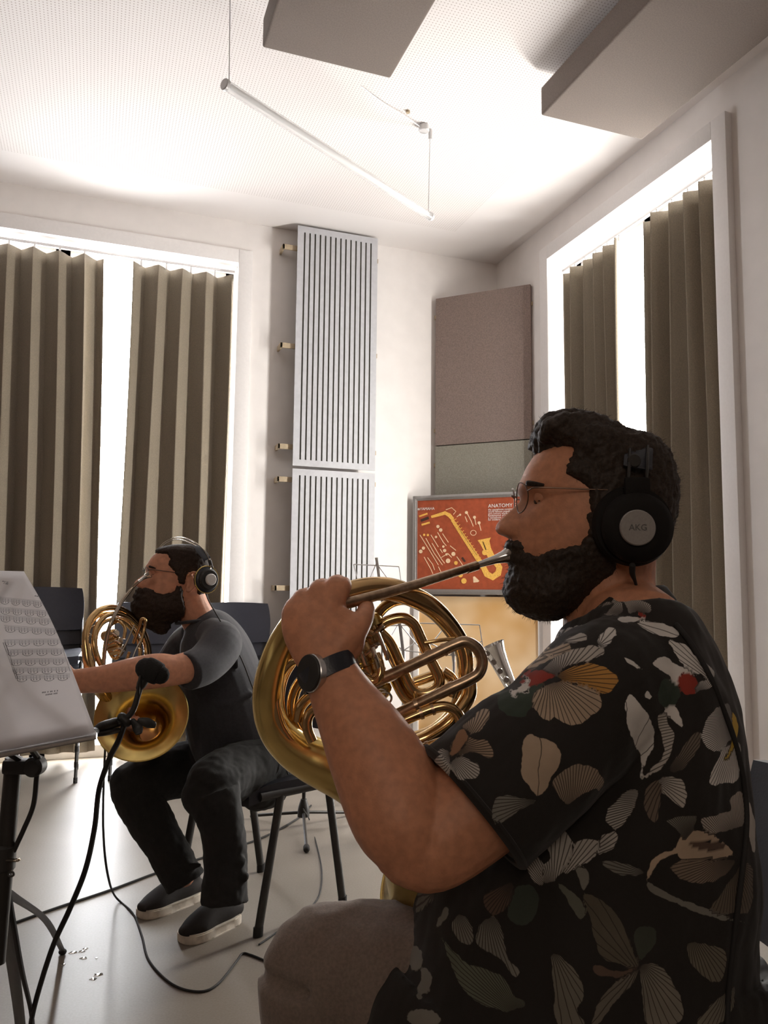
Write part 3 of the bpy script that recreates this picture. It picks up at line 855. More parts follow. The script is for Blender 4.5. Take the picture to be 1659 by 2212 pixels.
def lens_mat():
    m = bpy.data.materials.new('lens_glass'); nt, b = nodes(m); L = nt.links
    out = nt.nodes['Material Output']
    tr = nt.nodes.new('ShaderNodeBsdfTransparent'); gl = nt.nodes.new('ShaderNodeBsdfGlossy'); gl.inputs['Roughness'].default_value = 0.03
    mx = nt.nodes.new('ShaderNodeMixShader'); mx.inputs[0].default_value = 0.09; L.new(tr.outputs[0], mx.inputs[1]); L.new(gl.outputs[0], mx.inputs[2]); L.new(mx.outputs[0], out.inputs[0])
    nt.nodes.remove(b); MATS['lens_glass'] = m
lens_mat()

def frame_matrix(c, ex, ey, ez=UZ, s=1.0):
    M = Matrix((Vector(ex) * s, Vector(ey) * s, Vector(ez) * s)).transposed().to_4x4(); M.translation = Vector(c); return M
def face_details(M, parent, hairm, skinm):
    """eyeballs, lids and brows as child parts"""
    for s in (-1, 1):
        c = M @ Vector(((1150 - 1290) * SH + 0.0085, 0.031 * s, (1110 - 1085) * SH))
        bm = BM(); ellipsoid(bm, c, (0.0115,) * 3, None, 18); obj('eyeball', bm, MATS['eye_white'], parent)
        bm = BM(); ellipsoid(bm, c + (M.to_3x3() @ Vector((-0.0075, 0, -0.003))), (0.0052,) * 3, None, 12); obj('iris', bm, MATS['iris'], parent)
        bm = BM(); ellipsoid(bm, c + (M.to_3x3() @ Vector((-0.0006, 0, 0.0016))), (0.0121,) * 3, None, 18); obj('upper_eyelid', bm, skinm, parent)
        bm = BM()
        pts = [(-0.083 + 0.010 * abs(k - 1) ** 1.3, s * (0.018 + 0.014 * k), (1110 - 1056) * SH + (0.003 if k == 1 else 0) - 0.002 * (k > 2)) for k in (0, 1, 2, 2.6)]
        sweep(bm, [M @ Vector((p[0] - 0.024, p[1], p[2])) for p in pts], [(0.002, 0.0025), (0.0025, 0.004), (0.0025, 0.0035), (0.0015, 0.002)], ref=M.to_3x3() @ Vector((1, 0, 0)), n=8)
        obj('eyebrow', bm, hairm, parent)
        bm = BM()
        sweep(bm, [c + M.to_3x3() @ Vector((-0.0112 + 0.005 * abs(k), 0.010 * k, -0.0015 - 0.002 * abs(k))) for k in (-1, -.5, 0, .5, 1)], [.0007, .0011, .0013, .0011, .0007], n=8)
        obj('eyelash', bm, hairm, parent)
def spectacles(parent, M, label, wire_mat, r=0.0215):
    """round glasses with the nose bridge and both temples, in head coordinates"""
    xf = (1128 - 1290) * SH - 0.010
    ze = (1110 - 1083) * SH
    for s in (-1, 1):
        bm = BM()
        ring = [M @ Vector((xf + 0.008 * abs(math.cos(2 * PI * k / 24)) * (1 if math.cos(2 * PI * k / 24) > 0 else 0), s * (0.033 + 1.12 * r * math.cos(2 * PI * k / 24)), ze + r * math.sin(2 * PI * k / 24))) for k in range(24)]
        sweep(bm, ring, 0.0009, n=6, sub=1, closed=True)
        obj('lens_rim', bm, wire_mat, parent)
        bm = BM(); a = [bm.verts.new(p) for p in ring]; bm.faces.new(a)
        e = bmesh.ops.extrude_face_region(bm, geom=list(bm.faces)); 
        for v in [g for g in e['geom'] if isinstance(g, bmesh.types.BMVert)]: v.co += M.to_3x3() @ Vector((0.0012, 0, 0))
        obj('lens', bm, MATS['lens_glass'], parent)
        bm = BM(); sweep(bm, [M @ Vector(p) for p in ((xf + 0.008, s * 0.057, ze + 0.008), (xf + 0.02, s * 0.072, ze + 0.010), (-0.03, s * 0.080, ze + 0.007), (0.03, s * 0.083, ze + 0.004), (0.05, s * 0.080, ze - 0.012))], 0.0011, n=6, sub=5)
        obj('temple_arm', bm, wire_mat, parent)
    bm = BM(); sweep(bm, [M @ Vector(p) for p in ((xf, -0.0095, ze + 0.004), (xf - 0.006, 0, ze + 0.007), (xf, 0.0095, ze + 0.004))], 0.001, n=6, sub=5); obj('bridge', bm, wire_mat, parent)

# ---------------------------------------------------------------- far horn player
FM = thing('person', 'man in a dark grey T-shirt and black trousers sitting with a horn on his knee', 'person', (floor_px(600, 1990).x, floor_px(600, 1990).y, 0))
ph = math.radians(24)
ex = (RX * math.cos(ph) + FY * math.sin(ph)); ey = (-RX * math.sin(ph) + FY * math.cos(ph))
tilt = Matrix.Rotation(math.radians(4), 3, ey)
HF = frame_matrix(px(384, 1254, 2.78), tilt @ ex, ey, tilt @ UZ, 0.98)
bm = BM(); head_skin(bm, HF); ear(bm, HF, -1); ear(bm, HF, 1)
nk = [px(398, 1278, 2.80), px(415, 1312, 2.80), px(438, 1352, 2.82)]
sweep(bm, nk, [(.062, .058), (.060, .060), (.062, .070)], ref=RX, n=20)
sweep(bm, [px(438, 1352, 2.82), px(468, 1430, 2.85), px(510, 1540, 2.9), px(545, 1620, 2.95)], [(.05, .08), (.10, .14), (.12, .15), (.11, .14)], ref=RX, n=20)
for D0, D1, kx, ky, D2, ax, ay, D3 in ((2.86, 2.70, 470, 1712, 2.52, 486, 1925, 2.5), (3.05, 2.92, 292, 1692, 2.74, 398, 1892, 2.7)):
    hipx = 560 if D0 < 3 else 530
    sweep(bm, [px(hipx, 1632, D0), px((hipx + kx) / 2, 1655, D1), px(kx, ky, D2)], [.070, .060, .042], n=14)
    sweep(bm, [px(kx, ky, D2), px((kx + ax) / 2, (ky + ay) / 2, (D2 + D3) / 2), px(ax, ay, D3)], [.042, .042, .035], n=12)
# left arm, reaching past the sheet music to the valves
sweep(bm, [px(478, 1392, 2.62), px(440, 1430, 2.52), px(378, 1448, 2.44)], [.052, .05, .046], n=16)
sweep(bm, [px(378, 1448, 2.44), px(340, 1449, 2.42), px(290, 1456, 2.42), px(220, 1467, 2.42), px(160, 1472, 2.43)], [(.044, .046), (.052, .052), (.045, .05), (.036, .041), (.026, .036)], ref=FY, n=16)
hb = px(138, 1470, 2.45)
sweep(bm, [px(160, 1472, 2.43), hb, px(118, 1462, 2.48)], [(.022, .036), (.02, .044), (.018, .042)], ref=FY, n=14)
for k in range(4):
    z = 1440 + 14 * k
    sweep(bm, [px(122, z, 2.48), px(108, z - 2, 2.50), px(108, z - 3, 2.54), px(116, z - 2, 2.56)], [.010, .009, .008, .007], n=8)
sweep(bm, [px(148, 1446, 2.43), px(132, 1425, 2.47), px(126, 1414, 2.51)], [.013, .011, .008], n=8)
# right arm down into the bell
sweep(bm, [px(400, 1400, 3.0), px(350, 1500, 2.98), px(325, 1545, 2.9)], [.05, .046, .042], n=14)
sweep(bm, [px(325, 1545, 2.9), px(300, 1535, 2.8), px(285, 1530, 2.70)], [(.042), (.034), (.028)], n=12)
sweep(bm, [px(285, 1530, 2.70), px(280, 1535, 2.64), px(282, 1550, 2.60)], [(.018, .036), (.016, .042), (.014, .038)], ref=RX, n=12)
for k in range(4): sweep(bm, [px(270 + 9 * k, 1552, 2.60), px(271 + 9 * k, 1568, 2.58), px(274 + 9 * k, 1578, 2.60)], [.009, .008, .007], n=8)
body = obj('body', bm, MATS['skin_pale'], FM, loc=FM.location); voxelize(body, 0.0045, 2)
for p in body.data.polygons: p.material_index = 0
# hair and beard
def loc_poly(pts, Y=1.085):
    c = px(1290, 1110, 1.15); out = []
    for x, y in pts:
        p = px(x, y, Y) - c; out.append((p.dot(RX), p.z))
    return out
hair_f = [(-0.105, 0.095), (-0.082, 0.088), (-0.055, 0.088), (-0.044, 0.070), (-0.050, 0.052), (-0.030, 0.030), (-0.014, 0.010), (-0.010, -0.012), (0.012, -0.014), (0.02, 0.03), (0.055, 0.035), (0.060, -0.02), (0.065, -0.055), (0.15, -0.06), (0.16, 0.16), (-0.1, 0.16)]
bm = BM(); head_shell(bm, HF, hair_f, lambda X, Y, Z: 0.006 + 0.006 * sst(Z, 0.06, 0.12))
h = obj('hair', bm, MATS['hair_brown'], FM, loc=FM.location); voxelize(h, 0.004, 1); displace_noise(h, 0.002, 120)
beard_p = [(-0.014, -0.02), (-0.020, -0.042), (-0.055, -0.052), (-0.085, -0.048), (-0.103, -0.036), (-0.14, -0.036), (-0.15, -0.16), (-0.02, -0.16), (0.02, -0.09), (0.010, -0.05), (0.002, -0.02)]
bm = BM(); head_shell(bm, HF, beard_p, lambda X, Y, Z: 0.009 + 0.024 * sst(-Z, 0.04, 0.10))
sweep(bm, [HF @ Vector(p) for p in ((-0.070, 0, -0.10), (-0.060, 0, -0.135), (-0.042, 0, -0.158))], [(.050, .062), (.047, .057), (.034, .045)], ref=ex, n=16)
h = obj('beard', bm, MATS['hair_brown'], FM, loc=FM.location); voxelize(h, 0.004, 1); displace_noise(h, 0.004, 90)
face_details(HF, FM, MATS['hair_brown'], MATS['skin_pale'])
# T-shirt
bm = BM()
sweep(bm, [px(432, 1338, 2.82), px(446, 1360, 2.82), px(462, 1400, 2.83), px(474, 1450, 2.85), px(492, 1530, 2.88), px(520, 1600, 2.92), px(545, 1660, 2.95)],
      [(.062, .07), (.095, .13), (.118, .185), (.138, .19), (.155, .185), (.165, .19), (.12, .17)], ref=RX, n=28)
sweep(bm, [px(455, 1368, 2.72), px(478, 1390, 2.63), px(445, 1432, 2.53), px(402, 1452, 2.455)], [.055, .069, .064, .058], n=18, cap='flat')
sweep(bm, [px(425, 1368, 2.92), px(400, 1400, 3.0), px(352, 1480, 2.98), px(332, 1530, 2.92)], [.055, .072, .068, .058], n=18, cap='flat')
# folds on the back
for a, b, c in (((505, 1420, 2.72), (470, 1445, 2.66), (430, 1442, 2.6)), ((540, 1500, 2.74), (490, 1520, 2.7), (430, 1505, 2.68)), ((560, 1580, 2.78), (510, 1600, 2.74), (460, 1590, 2.72)), ((480, 1372, 2.68), (500, 1400, 2.66), (512, 1440, 2.7))):
    sweep(bm, [px(*a), px(*b), px(*c)], [.012, .018, .008], n=8)
o = obj('t_shirt', bm, MATS['tee_cloth'], FM, loc=FM.location); voxelize(o, 0.0055, 3)
bm = BM(); sweep(bm, [Vector(nk[1]) * .35 + Vector(nk[2]) * .65 + RX * (.074 * math.cos(q) ) + FY * (.080 * math.sin(q)) + UZ * (.010 * math.cos(q) - .004) for q in [2 * PI * k / 16 for k in range(16)]], (.006, .010), n=8, closed=True, sub=2)
obj('neckband', bm, MATS['tee_cloth'], FM)
# trousers
bm = BM()
sweep(bm, [px(548, 1600, 2.93), px(560, 1640, 2.93), px(566, 1672, 2.93)], [(.13, .18), (.145, .19), (.12, .17)], ref=RX, n=24)
sweep(bm, [px(562, 1638, 2.86), px(520, 1662, 2.72), px(462, 1692, 2.56), px(446, 1712, 2.53)], [.10, .095, .085, .075], n=20)
sweep(bm, [px(462, 1712, 2.52), px(482, 1790, 2.5), px(486, 1870, 2.49), px(484, 1948, 2.48)], [.078, .068, .064, .070], n=20, cap='flat')
sweep(bm, [px(530, 1636, 3.02), px(420, 1655, 2.92), px(330, 1680, 2.8), px(290, 1697, 2.76)], [.10, .095, .088, .082], n=20)
sweep(bm, [px(290, 1697, 2.76), px(318, 1760, 2.74), px(366, 1840, 2.71), px(400, 1908, 2.70)], [.083, .074, .066, .066], n=20, cap='flat')
for a, b in (((520, 1860, 2.46), (455, 1880, 2.44)), ((525, 1895, 2.46), (450, 1905, 2.44)), ((380, 1880, 2.66), (430, 1868, 2.66)), ((545, 1700, 2.68), (480, 1738, 2.48))):
    sweep(bm, [px(*a), px(*b)], [.016, .010], n=8)
o = obj('trousers', bm, MATS['trouser_black'], FM, loc=FM.location); voxelize(o, 0.006, 2); displace_noise(o, 0.006, 14)
def shoe(parent, heel, toe, w=0.05):
    """canvas shoe with a thick pale sole; heel and toe are floor points"""
    d = (toe - heel); L_ = d.length; d.normalize(); s = UZ.cross(d)
    outl = [(0.0, .55), (.06, .8), (.2, .86), (.4, .82), (.6, .95), (.78, 1.0), (.9, .85), (.97, .55), (1.0, .2)]
    def foot(bm, z0, z1, grow=0.0):
        pts = [(u * L_, v * w + grow) for u, v in outl] + [(u * L_, -(v * w + grow)) for u, v in reversed(outl)]
        prism(bm, pts, lambda u, v: heel + d * u + s * v + UZ * z0, UZ * (z1 - z0))
    bm = BM(); foot(bm, 0.0, 0.03, 0.002)
    bmesh.ops.bevel(bm, geom=list(bm.edges), offset=0.004, segments=2, affect='EDGES')
    so = obj('sole', bm, MATS['shoe_sole'], parent, angle=60)
    bm = BM()
    sweep(bm, [heel + d * (.02 * L_) + UZ * .045, heel + d * (.2 * L_) + UZ * .055, heel + d * (.5 * L_) + UZ * .05, heel + d * (.75 * L_) + UZ * .038, heel + d * (.93 * L_) + UZ * .032],
          [(w * .7, .03), (w * .86, .045), (w * .86, .042), (w * .93, .03), (w * .6, .018)], ref=s, n=20)
    sweep(bm, [heel + d * (.16 * L_) + UZ * .05, heel + d * (.17 * L_) + UZ * .10], [(w * .75, .05), (w * .72, .045)], ref=s, n=16, cap='flat')
    up = obj('shoe_upper', bm, MATS['shoe_canvas'], parent, islands=True); voxelize(up, 0.005, 2)
    return so
h1, t1 = floor_px(508, 1988), floor_px(392, 2040)
shoe(FM, h1, t1)
h2, t2 = floor_px(424, 1940), floor_px(300, 1985)
shoe(FM, h2, t2)

# spectacles and headphones of the far player
sp_f = thing('spectacles', 'thin-framed glasses on the man in the grey T-shirt', 'glasses', HF @ Vector((-0.11, 0, 0.02)))
spectacles(sp_f, HF, '', MATS['black_metal'], 0.018)
hp = thing('headphones', 'open headphones with double wire bow pushed back on the far man', 'headphones', px(447, 1252, 2.70))
cc = px(446, 1252, 2.69); ax_ = (-FY * 0.72 + RX * 0.69).normalized()
cc2 = px(350, 1245, 2.96)
bm = BM(); lathe(bm, cc, ax_, [(-.016, .030), (-.012, .042), (.0, .045), (.008, .040), (.012, .030)], 36, thick=.012); obj('ear_cushion', bm, MATS['black_leather'], hp)
bm = BM(); disc_cyl(bm, cc + ax_ * .012, ax_, .036, .018, 32, bev=.005); obj('ear_cup', bm, MATS['black_plastic'], hp)
bm = BM(); sweep(bm, [cc + ax_ * .002 + (ax_.orthogonal().normalized() * math.cos(q) + ax_.cross(ax_.orthogonal().normalized()) * math.sin(q)) * .0455 for q in [2 * PI * k / 24 for k in range(24)]], .002, n=6, closed=True, sub=1); obj('gold_ring', bm, MATS['gold_brass'], hp, label='gold-coloured ring')
bm = BM(); disc_cyl(bm, cc + ax_ * .028, ax_, .0195, .012, 28, bev=.003); obj('cap', bm, MATS['clear_plastic'], hp, label='white round cap')
bm = BM(); disc_cyl(bm, cc2, ax_, .040, .03, 28, bev=.006); obj('ear_cup', bm, MATS['black_plastic'], hp)
for off in (0.0, 0.012):
    bm = BM()
    pts = [cc + ax_ * .012 + UZ * .02, px(455, 1222 - off * 300, 2.70), px(437, 1190 - off * 500, 2.74), px(405, 1170 - off * 500, 2.79), px(375, 1166 - off * 300, 2.85), px(349, 1182 - off * 400, 2.91), px(338, 1205, 2.94), cc2 + UZ * .03]
    sweep(bm, pts, .0019, n=6, sub=6); obj('bow_wire', bm, MATS['nickel'], hp)
bm = BM(); sweep(bm, [px(448, 1208, 2.71), px(425, 1183, 2.75), px(398, 1176, 2.79), px(362, 1182, 2.87), px(345, 1205, 2.93)], [(.013, .0015)] * 5, ref=RX, n=10, sub=6); obj('head_strap', bm, MATS['black_leather'], hp)
bm = BM(); add_box(bm, (-.006, -.004, -.014), (.006, .004, .014), .002, frame_matrix(px(455, 1218, 2.70), RX, FY, (UZ - RX * .3).normalized())); obj('slider', bm, MATS['black_plastic'], hp)
bm = BM(); sweep(bm, [cc - UZ * .045, px(452, 1300, 2.69), px(478, 1345, 2.63), px(520, 1420, 2.68), px(552, 1500, 2.73), px(600, 1600, 2.78), px(622, 1672, 2.8)], .0022, n=6, sub=8); obj('cable', bm, MATS['black_plastic'], hp)

# ---------------------------------------------------------------- far french horn
def tube_part(name, parent, pts, r, m='brass', n=14, sub=7, label=None, closed=False, cap='flat'):
    bm = BM(); P = [px(*p) if not isinstance(p, Vector) else p for p in pts]
    sweep(bm, P, r, n=n, sub=sub, closed=closed, cap=cap)
    return obj(name, bm, MATS[m], parent, label=label)
FH = thing('french_horn', 'brass french horn resting on the knee of the man in grey', 'french horn', px(305, 1590, 2.5))
bc = px(306, 1546, 2.52)
bax = (-FY * 0.86 + RX * 0.12 + UZ * 0.42).normalized()     # bell opens towards the viewer and up
prof = [(-.30, .020), (-.24, .026), (-.18, .034), (-.12, .046), (-.07, .064), (-.035, .085), (-.012, .110), (0, .135), (.003, .140), (.001, .142)]
bm = BM(); lathe(bm, bc, bax, prof, 64, thick=.0018); obj('bell', bm, MATS['gold_brass'], FH)
# body rings seen obliquely, upper left
ctr = px(256, 1400, 2.62); bx = (RX * 0.42 + FY * 0.90).normalized(); bz = (UZ * 0.97 - RX * .24).normalized()
def ringpts(c, rx_, rz_, a0, a1, n=14, push=0.0):
    nrm = bx.cross(bz)
    return [c + bx * (rx_ * math.cos(math.radians(a0 + (a1 - a0) * k / n))) + bz * (rz_ * math.sin(math.radians(a0 + (a1 - a0) * k / n))) + nrm * push for k in range(n + 1)]
for rr, tr, pu, a0, a1 in ((.135, .0105, 0, -60, 285), (.112, .008, .012, -50, 260), (.118, .0065, -.016, 10, 300), (.095, .0065, .0, -30, 230)):
    tube_part('body_tube', FH, ringpts(ctr, rr * 1.02, rr, a0, a1, 16, pu), tr, 'brass', sub=3)
tube_part('bell_tail', FH, [ctr - bx * .135 + bz * .02, ctr - bx * .137 - bz * .05, ctr - bx * .11 - bz * .13, bc - bax * .28 - RX * .02, bc - bax * .20], [.014, .017, .02, .024, .030], 'brass')
tube_part('lead_pipe', FH, [(300, 1256, 2.60), (284, 1272, 2.60), (262, 1302, 2.58), (240, 1345, 2.55), (228, 1390, 2.55), (223, 1440, 2.55)], [.0045, .0055, .006, .0065, .007, .007], 'nickel')
tube_part('mouthpiece', FH, [(325, 1240, 2.62), (317, 1244, 2.62), (308, 1250, 2.61), (299, 1257, 2.60)], [.0125, .009, .005, .0045], 'silver', cap='flat')
tube_part('slide_tube', FH, [(288, 1390, 2.60), (302, 1352, 2.60), (306, 1338, 2.60), (314, 1340, 2.60), (311, 1362, 2.6), (300, 1400, 2.58)], .0055, 'brass')
tube_part('brace_rod', FH, [(290, 1350, 2.58), (275, 1385, 2.56), (258, 1418, 2.54)], .003, 'nickel')
tube_part('brace_rod', FH, [(303, 1385, 2.58), (293, 1405, 2.56), (284, 1428, 2.54)], .0025, 'nickel')
for k, (x, y) in enumerate(((236, 1372), (244, 1388), (251, 1404))):
    c = px(x, y, 2.60)
    bm = BM(); disc_cyl(bm, c, bx.cross(bz), .0165, .05, 24, bev=.004); v = obj('valve', bm, MATS['brass'], FH)
    bm = BM(); sweep(bm, [c - FY * .03, c - FY * .034 + RX * .02 + UZ * .008, c - FY * .03 + RX * .035], .0028, n=8); obj('valve_lever', bm, MATS['silver'], v)
    bm = BM(); disc_cyl(bm, c - bx.cross(bz) * -.03, bx.cross(bz), .011, .01, 20, bev=.002); obj('valve_cap', bm, MATS['nickel'], v)
for pts in ([(232, 1400, 2.61), (246, 1422, 2.6), (262, 1412, 2.6), (270, 1392, 2.6)], [(240, 1350, 2.62), (256, 1342, 2.62), (270, 1356, 2.61), (268, 1380, 2.6)], [(250, 1440, 2.6), (270, 1432, 2.6), (280, 1408, 2.6)]):
    tube_part('crook', FH, pts, .0055, 'brass')
tube_part('finger_hook', FH, [(212, 1350, 2.58), (198, 1355, 2.56), (190, 1366, 2.56), (196, 1372, 2.56)], .003, 'nickel')

# ---------------------------------------------------------------- music stand, sheet music, microphone at the left
SD = 0.86
st = thing('music_stand', 'black folding music stand at the left edge holding the sheet music', 'music stand', floor_px(8, 2120))
# the sheet lies on a tilted desk: corners measured at the left edge
qA, qB, qC = px(-230, 1228, 0.98), px(52, 1235, 0.98), px(206, 1582, 0.84)
qD = px(-120, 1644, 0.84)
du = (qC - qD).normalized(); nrm = du.cross(qB - qC).normalized()
if nrm.dot(FY) > 0: nrm = -nrm
def deskpt(p, q, r, f, g): return p + (q - p) * f + (r - p) * g
for a_, b_ in ((qC, qD), (qA, qB), (qA, qC), (qB, qD), ((qA + qB) / 2, (qC + qD) / 2), ((qA + qD) / 2, (qB + qC) / 2)):
    cc_ = (qA + qB + qC + qD) / 4; a_, b_ = [cc_ + (p - cc_) * .93 - nrm * .014 for p in (a_, b_)]
    bm = BM(); sweep(bm, [a_, b_], (.0015, .004), ref=nrm, n=8, cap='flat', lin=True); obj('desk_bar', bm, MATS['black_metal'], st)
bm = BM(); sweep(bm, [qD - nrm * .004 - UZ * .002, qC - nrm * .004 - UZ * .002], (.0015, .004), ref=nrm, n=8, cap='flat', lin=True); obj('tray', bm, MATS['steel'], st, label='pale metal ledge')
top = px(38, 1640, 0.93); foot = floor_px(-20, 2190); foot = Vector((px(2, 1900, 0.95).x, px(2, 1900, 0.95).y, 0))
bm = BM(); sweep(bm, [px(30, 1636, 0.94), px(-8, 2080, 0.94)], .0095, n=14, cap='flat', lin=True); obj('tube', bm, MATS['black_metal'], st)
bm = BM(); sweep(bm, [px(35, 1600, 0.945), px(20, 1880, 0.945)], .0045, n=10, cap='flat', lin=True); obj('inner_tube', bm, MATS['steel'], st, label='bright steel inner tube')
bm = BM(); box_frame(bm, px(45, 1655, 0.93), RX, FY, UZ, .036, .02, .016, .004); disc_cyl(bm, px(76, 1655, .925), FY, .011, .02, 20, bev=.003); obj('clamp_block', bm, MATS['black_plastic'], st)
for a, b in (((10, 1612), (60, 1612)), ((62, 1610), (84, 1640)), ((5, 1618), (40, 1640))):
    bm = BM(); sweep(bm, [px(*a, .90), px(*b, .925)], .0035, n=8); obj('desk_hinge', bm, MATS['black_metal'], st)
bm = BM(); disc_cyl(bm, px(8, 1852, .94), UZ, .013, .03, 18, bev=.003); obj('collar', bm, MATS['black_plastic'], st)
bm = BM(); sweep(bm, [px(12, 1858, .935), px(38, 1858, .925)], (.002, .004), n=8); obj('wing_knob', bm, MATS['nickel'], st)
bm = BM(); sweep(bm, [px(24 + 6 * math.cos(q), 1888 + 5 * math.sin(q), .93) for q in [2 * PI * k / 12 for k in range(12)]], .0013, n=6, closed=True, sub=2); obj('ring', bm, MATS['black_metal'], st)
gfoot = px(-12, 2180, 0.94)
for tx, ty in ((135, 2062), (-140, 2190), (60, 2420)):
    tip = floor_px(tx, ty); bm = BM()
    a = px(4, 1920, .945)
    sweep(bm, [a, a.lerp(tip, .5) + UZ * .03, tip + UZ * .01], (.003, .008), n=8, sub=6, cap='flat'); l = obj('leg', bm, MATS['black_metal'], st)
    bm = BM(); ellipsoid(bm, tip + UZ * .008, (.012, .012, .009), None, 12); obj('rubber_foot', bm, MATS['rubber'], l)

# paper with printed staves
PL = (qC - qD); 
sh = thing('sheet_music', 'white sheet music page with printed staves on the black music stand', 'sheet music', qC)
bm = BM(); NU, NV = 24, 16; G = []
def sheet_pt(f, g):
    p = (qD * (1 - f) + qC * f) * (1 - g) + (qA * (1 - f) + qB * f) * g
    bulge = 0.010 * math.sin(PI * g) * (0.3 + f) + 0.004 * f * f * math.sin(2 * PI * g)
    ext = du * (0.008 * math.sin(PI * g) * f)
    return p + nrm * bulge + ext
for j in range(NV + 1): G.append([bm.verts.new(sheet_pt(i / NU, j / NV)) for i in range(NU + 1)])
for j in range(NV):
    for i in range(NU): bm.faces.new((G[j][i], G[j][i + 1], G[j + 1][i + 1], G[j + 1][i]))
pg = obj('page', bm, MATS['paper'], sh, angle=180)
sd_ = pg.modifiers.new('thick', 'SOLIDIFY'); sd_.thickness = 0.0014; sd_.offset = 0
def inv_sheet(x, y):
    """desk coordinates of a measured photo point"""
    best = None
    f, g = .8, .5
    def proj(p):
        v = p - EYE; z = v.dot(FW); return IW / 2 + F_PX * v.dot(CR) / z, IH / 2 - F_PX * v.dot(CU) / z
    for it in range(12):
        X, Y = proj(sheet_pt(f, g)); e = 1e-3
        X1, Y1 = proj(sheet_pt(f + e, g)); X2, Y2 = proj(sheet_pt(f, g + e))
        a, b, c, d = (X1 - X) / e, (X2 - X) / e, (Y1 - Y) / e, (Y2 - Y) / e
        det = a * d - b * c
        rx_, ry_ = x - X, y - Y
        f += (d * rx_ - b * ry_) / det; g += (-c * rx_ + a * ry_) / det
    return f, g
def ink_line(bm, pts, w):
    P = [inv_sheet(*p) for p in pts]
    V = [sheet_pt(*p) for p in P]
    L, R = [], []
    for i, v in enumerate(V):
        t = (V[min(i + 1, len(V) - 1)] - V[max(i - 1, 0)]).normalized(); s = nrm.cross(t).normalized() * w / 2
        L.append(bm.verts.new(v + s + nrm * .0011)); R.append(bm.verts.new(v - s + nrm * .0011))
    for i in range(len(V) - 1): bm.faces.new((L[i], L[i + 1], R[i + 1], R[i]))
def Zs(x, y): return (x / 4.022, 1200 + y / 4.022)
rows = [((0, 395), (380, 432)), ((0, 482), (420, 515)), ((0, 550), (445, 585)), ((40, 640), (500, 672)),
        ((35, 765), (530, 758)), ((60, 850), (560, 842)), ((90, 935), (575, 925)), ((110, 1010), (600, 1000)), ((140, 1075), (612, 1060))]
bm = BM()
for k, (a, b) in enumerate(rows):
    for q in range(5):
        dy = q * 8 - 30
        ink_line(bm, [Zs(a[0] + (b[0] - a[0]) * u, a[1] + (b[1] - a[1]) * u + dy) for u in (0, .5, 1)], .00022)
obj('staff_lines', bm, MATS['ink'], sh, smooth=False, label='printed staff lines')
bm = BM(); rnd = random.Random(5)
for k, (a, b) in enumerate(rows):
    n = 4
    for q in range(n):
        u0, u1 = (q + .12) / n, (q + .78) / n
        def at(u, dy): return Zs(a[0] + (b[0] - a[0]) * u, a[1] + (b[1] - a[1]) * u + dy)
        ink_line(bm, [at(u0 + (u1 - u0) * t, 14 + 15 * math.sin(PI * t) ** .7) for t in (0, .1, .25, .5, .75, .9, 1)], .0005)
        for t in (0, .28, .62, 1):
            u = u0 + (u1 - u0) * t
            ink_line(bm, [at(u, 12), at(u + .012, 12)], .0014); ink_line(bm, [at(u, 12), at(u, -22)], .0003)
ink_line(bm, [Zs(30, 760), Zs(145, 1075)], .0006); ink_line(bm, [Zs(48, 760), Zs(160, 1075)], .0008); ink_line(bm, [Zs(530, 750), Zs(612, 1010)], .0004)
for a, b in (((370, 1195), (510, 1178)), ((400, 1215), (505, 1200)), ((25, 228), (75, 238)), ((35, 245), (75, 252)), ((305, 355), (345, 360))):
    m_ = [Zs(a[0] + (b[0] - a[0]) * k / 12, a[1] + (b[1] - a[1]) * k / 12) for k in range(13)]
    for k in range(0, 12): 
        if rnd.random() < .8: ink_line(bm, [m_[k], ((m_[k][0] * .35 + m_[k + 1][0] * .65), (m_[k][1] * .35 + m_[k + 1][1] * .65))], .0016)
obj('notes', bm, MATS['ink'], sh, smooth=False, label='printed notes and slurs')
sh2 = thing('paper_sheet', 'second white paper leaf showing under the lower edge of the sheet music', 'paper', qC - nrm * .003)
bm = BM()
vs = [bm.verts.new(p - nrm * .0035) for p in (px(-100, 1640, .85), px(40, 1620, .85), px(150, 1597, .845), px(200, 1584, .845), px(195, 1560, .845), px(-80, 1610, .85))]
bm.faces.new(vs); e = bmesh.ops.extrude_face_region(bm, geom=list(bm.faces))
for v in [g for g in e['geom'] if isinstance(g, bmesh.types.BMVert)]: v.co -= nrm * 0.0012
obj('page', bm, MATS['paper'], sh2, smooth=False)

# microphone clipped beside the sheet, pointing at the far horn
MD = 1.05
mc = thing('microphone', 'small black gooseneck microphone with foam head between the sheet music and the bell', 'microphone', px(270, 1550, MD))
bm = BM(); sweep(bm, [px(316, 1444, MD), px(322, 1446, MD), px(342, 1456, MD), px(346, 1458, MD)], [.014, .0155, .0145, .012], n=20); obj('foam_windscreen', bm, MATS['foam'], mc)
def mp(name, pts, r, m='black_plastic', n=10, **k):
    bm = BM(); sweep(bm, [px(*p) for p in pts], r, n=n, sub=6, **k); return obj(name, bm, MATS[m], mc)
mp('microphone_body', [(314, 1462, MD), (306, 1478, MD), (302, 1485, MD)], [.0065, .0065, .005])
mp('gooseneck', [(304, 1482, MD), (297, 1505, MD), (292, 1523, MD), (284, 1540, MD), (272, 1552, MD)], .0038)
mp('thin_cable', [(309, 1450, MD), (303, 1462, MD - .01), (300, 1480, MD - .01), (299, 1505, MD)], .0018)
mp('clip', [(288, 1528, MD), (294, 1524, MD), (290, 1536, MD)], .0022, 'nickel')
mp('mount_clamp', [(205, 1576, MD - .03), (222, 1569, MD - .02), (250, 1561, MD), (270, 1556, MD)], [(.0035), (.0065), (.0065), (.0055)])
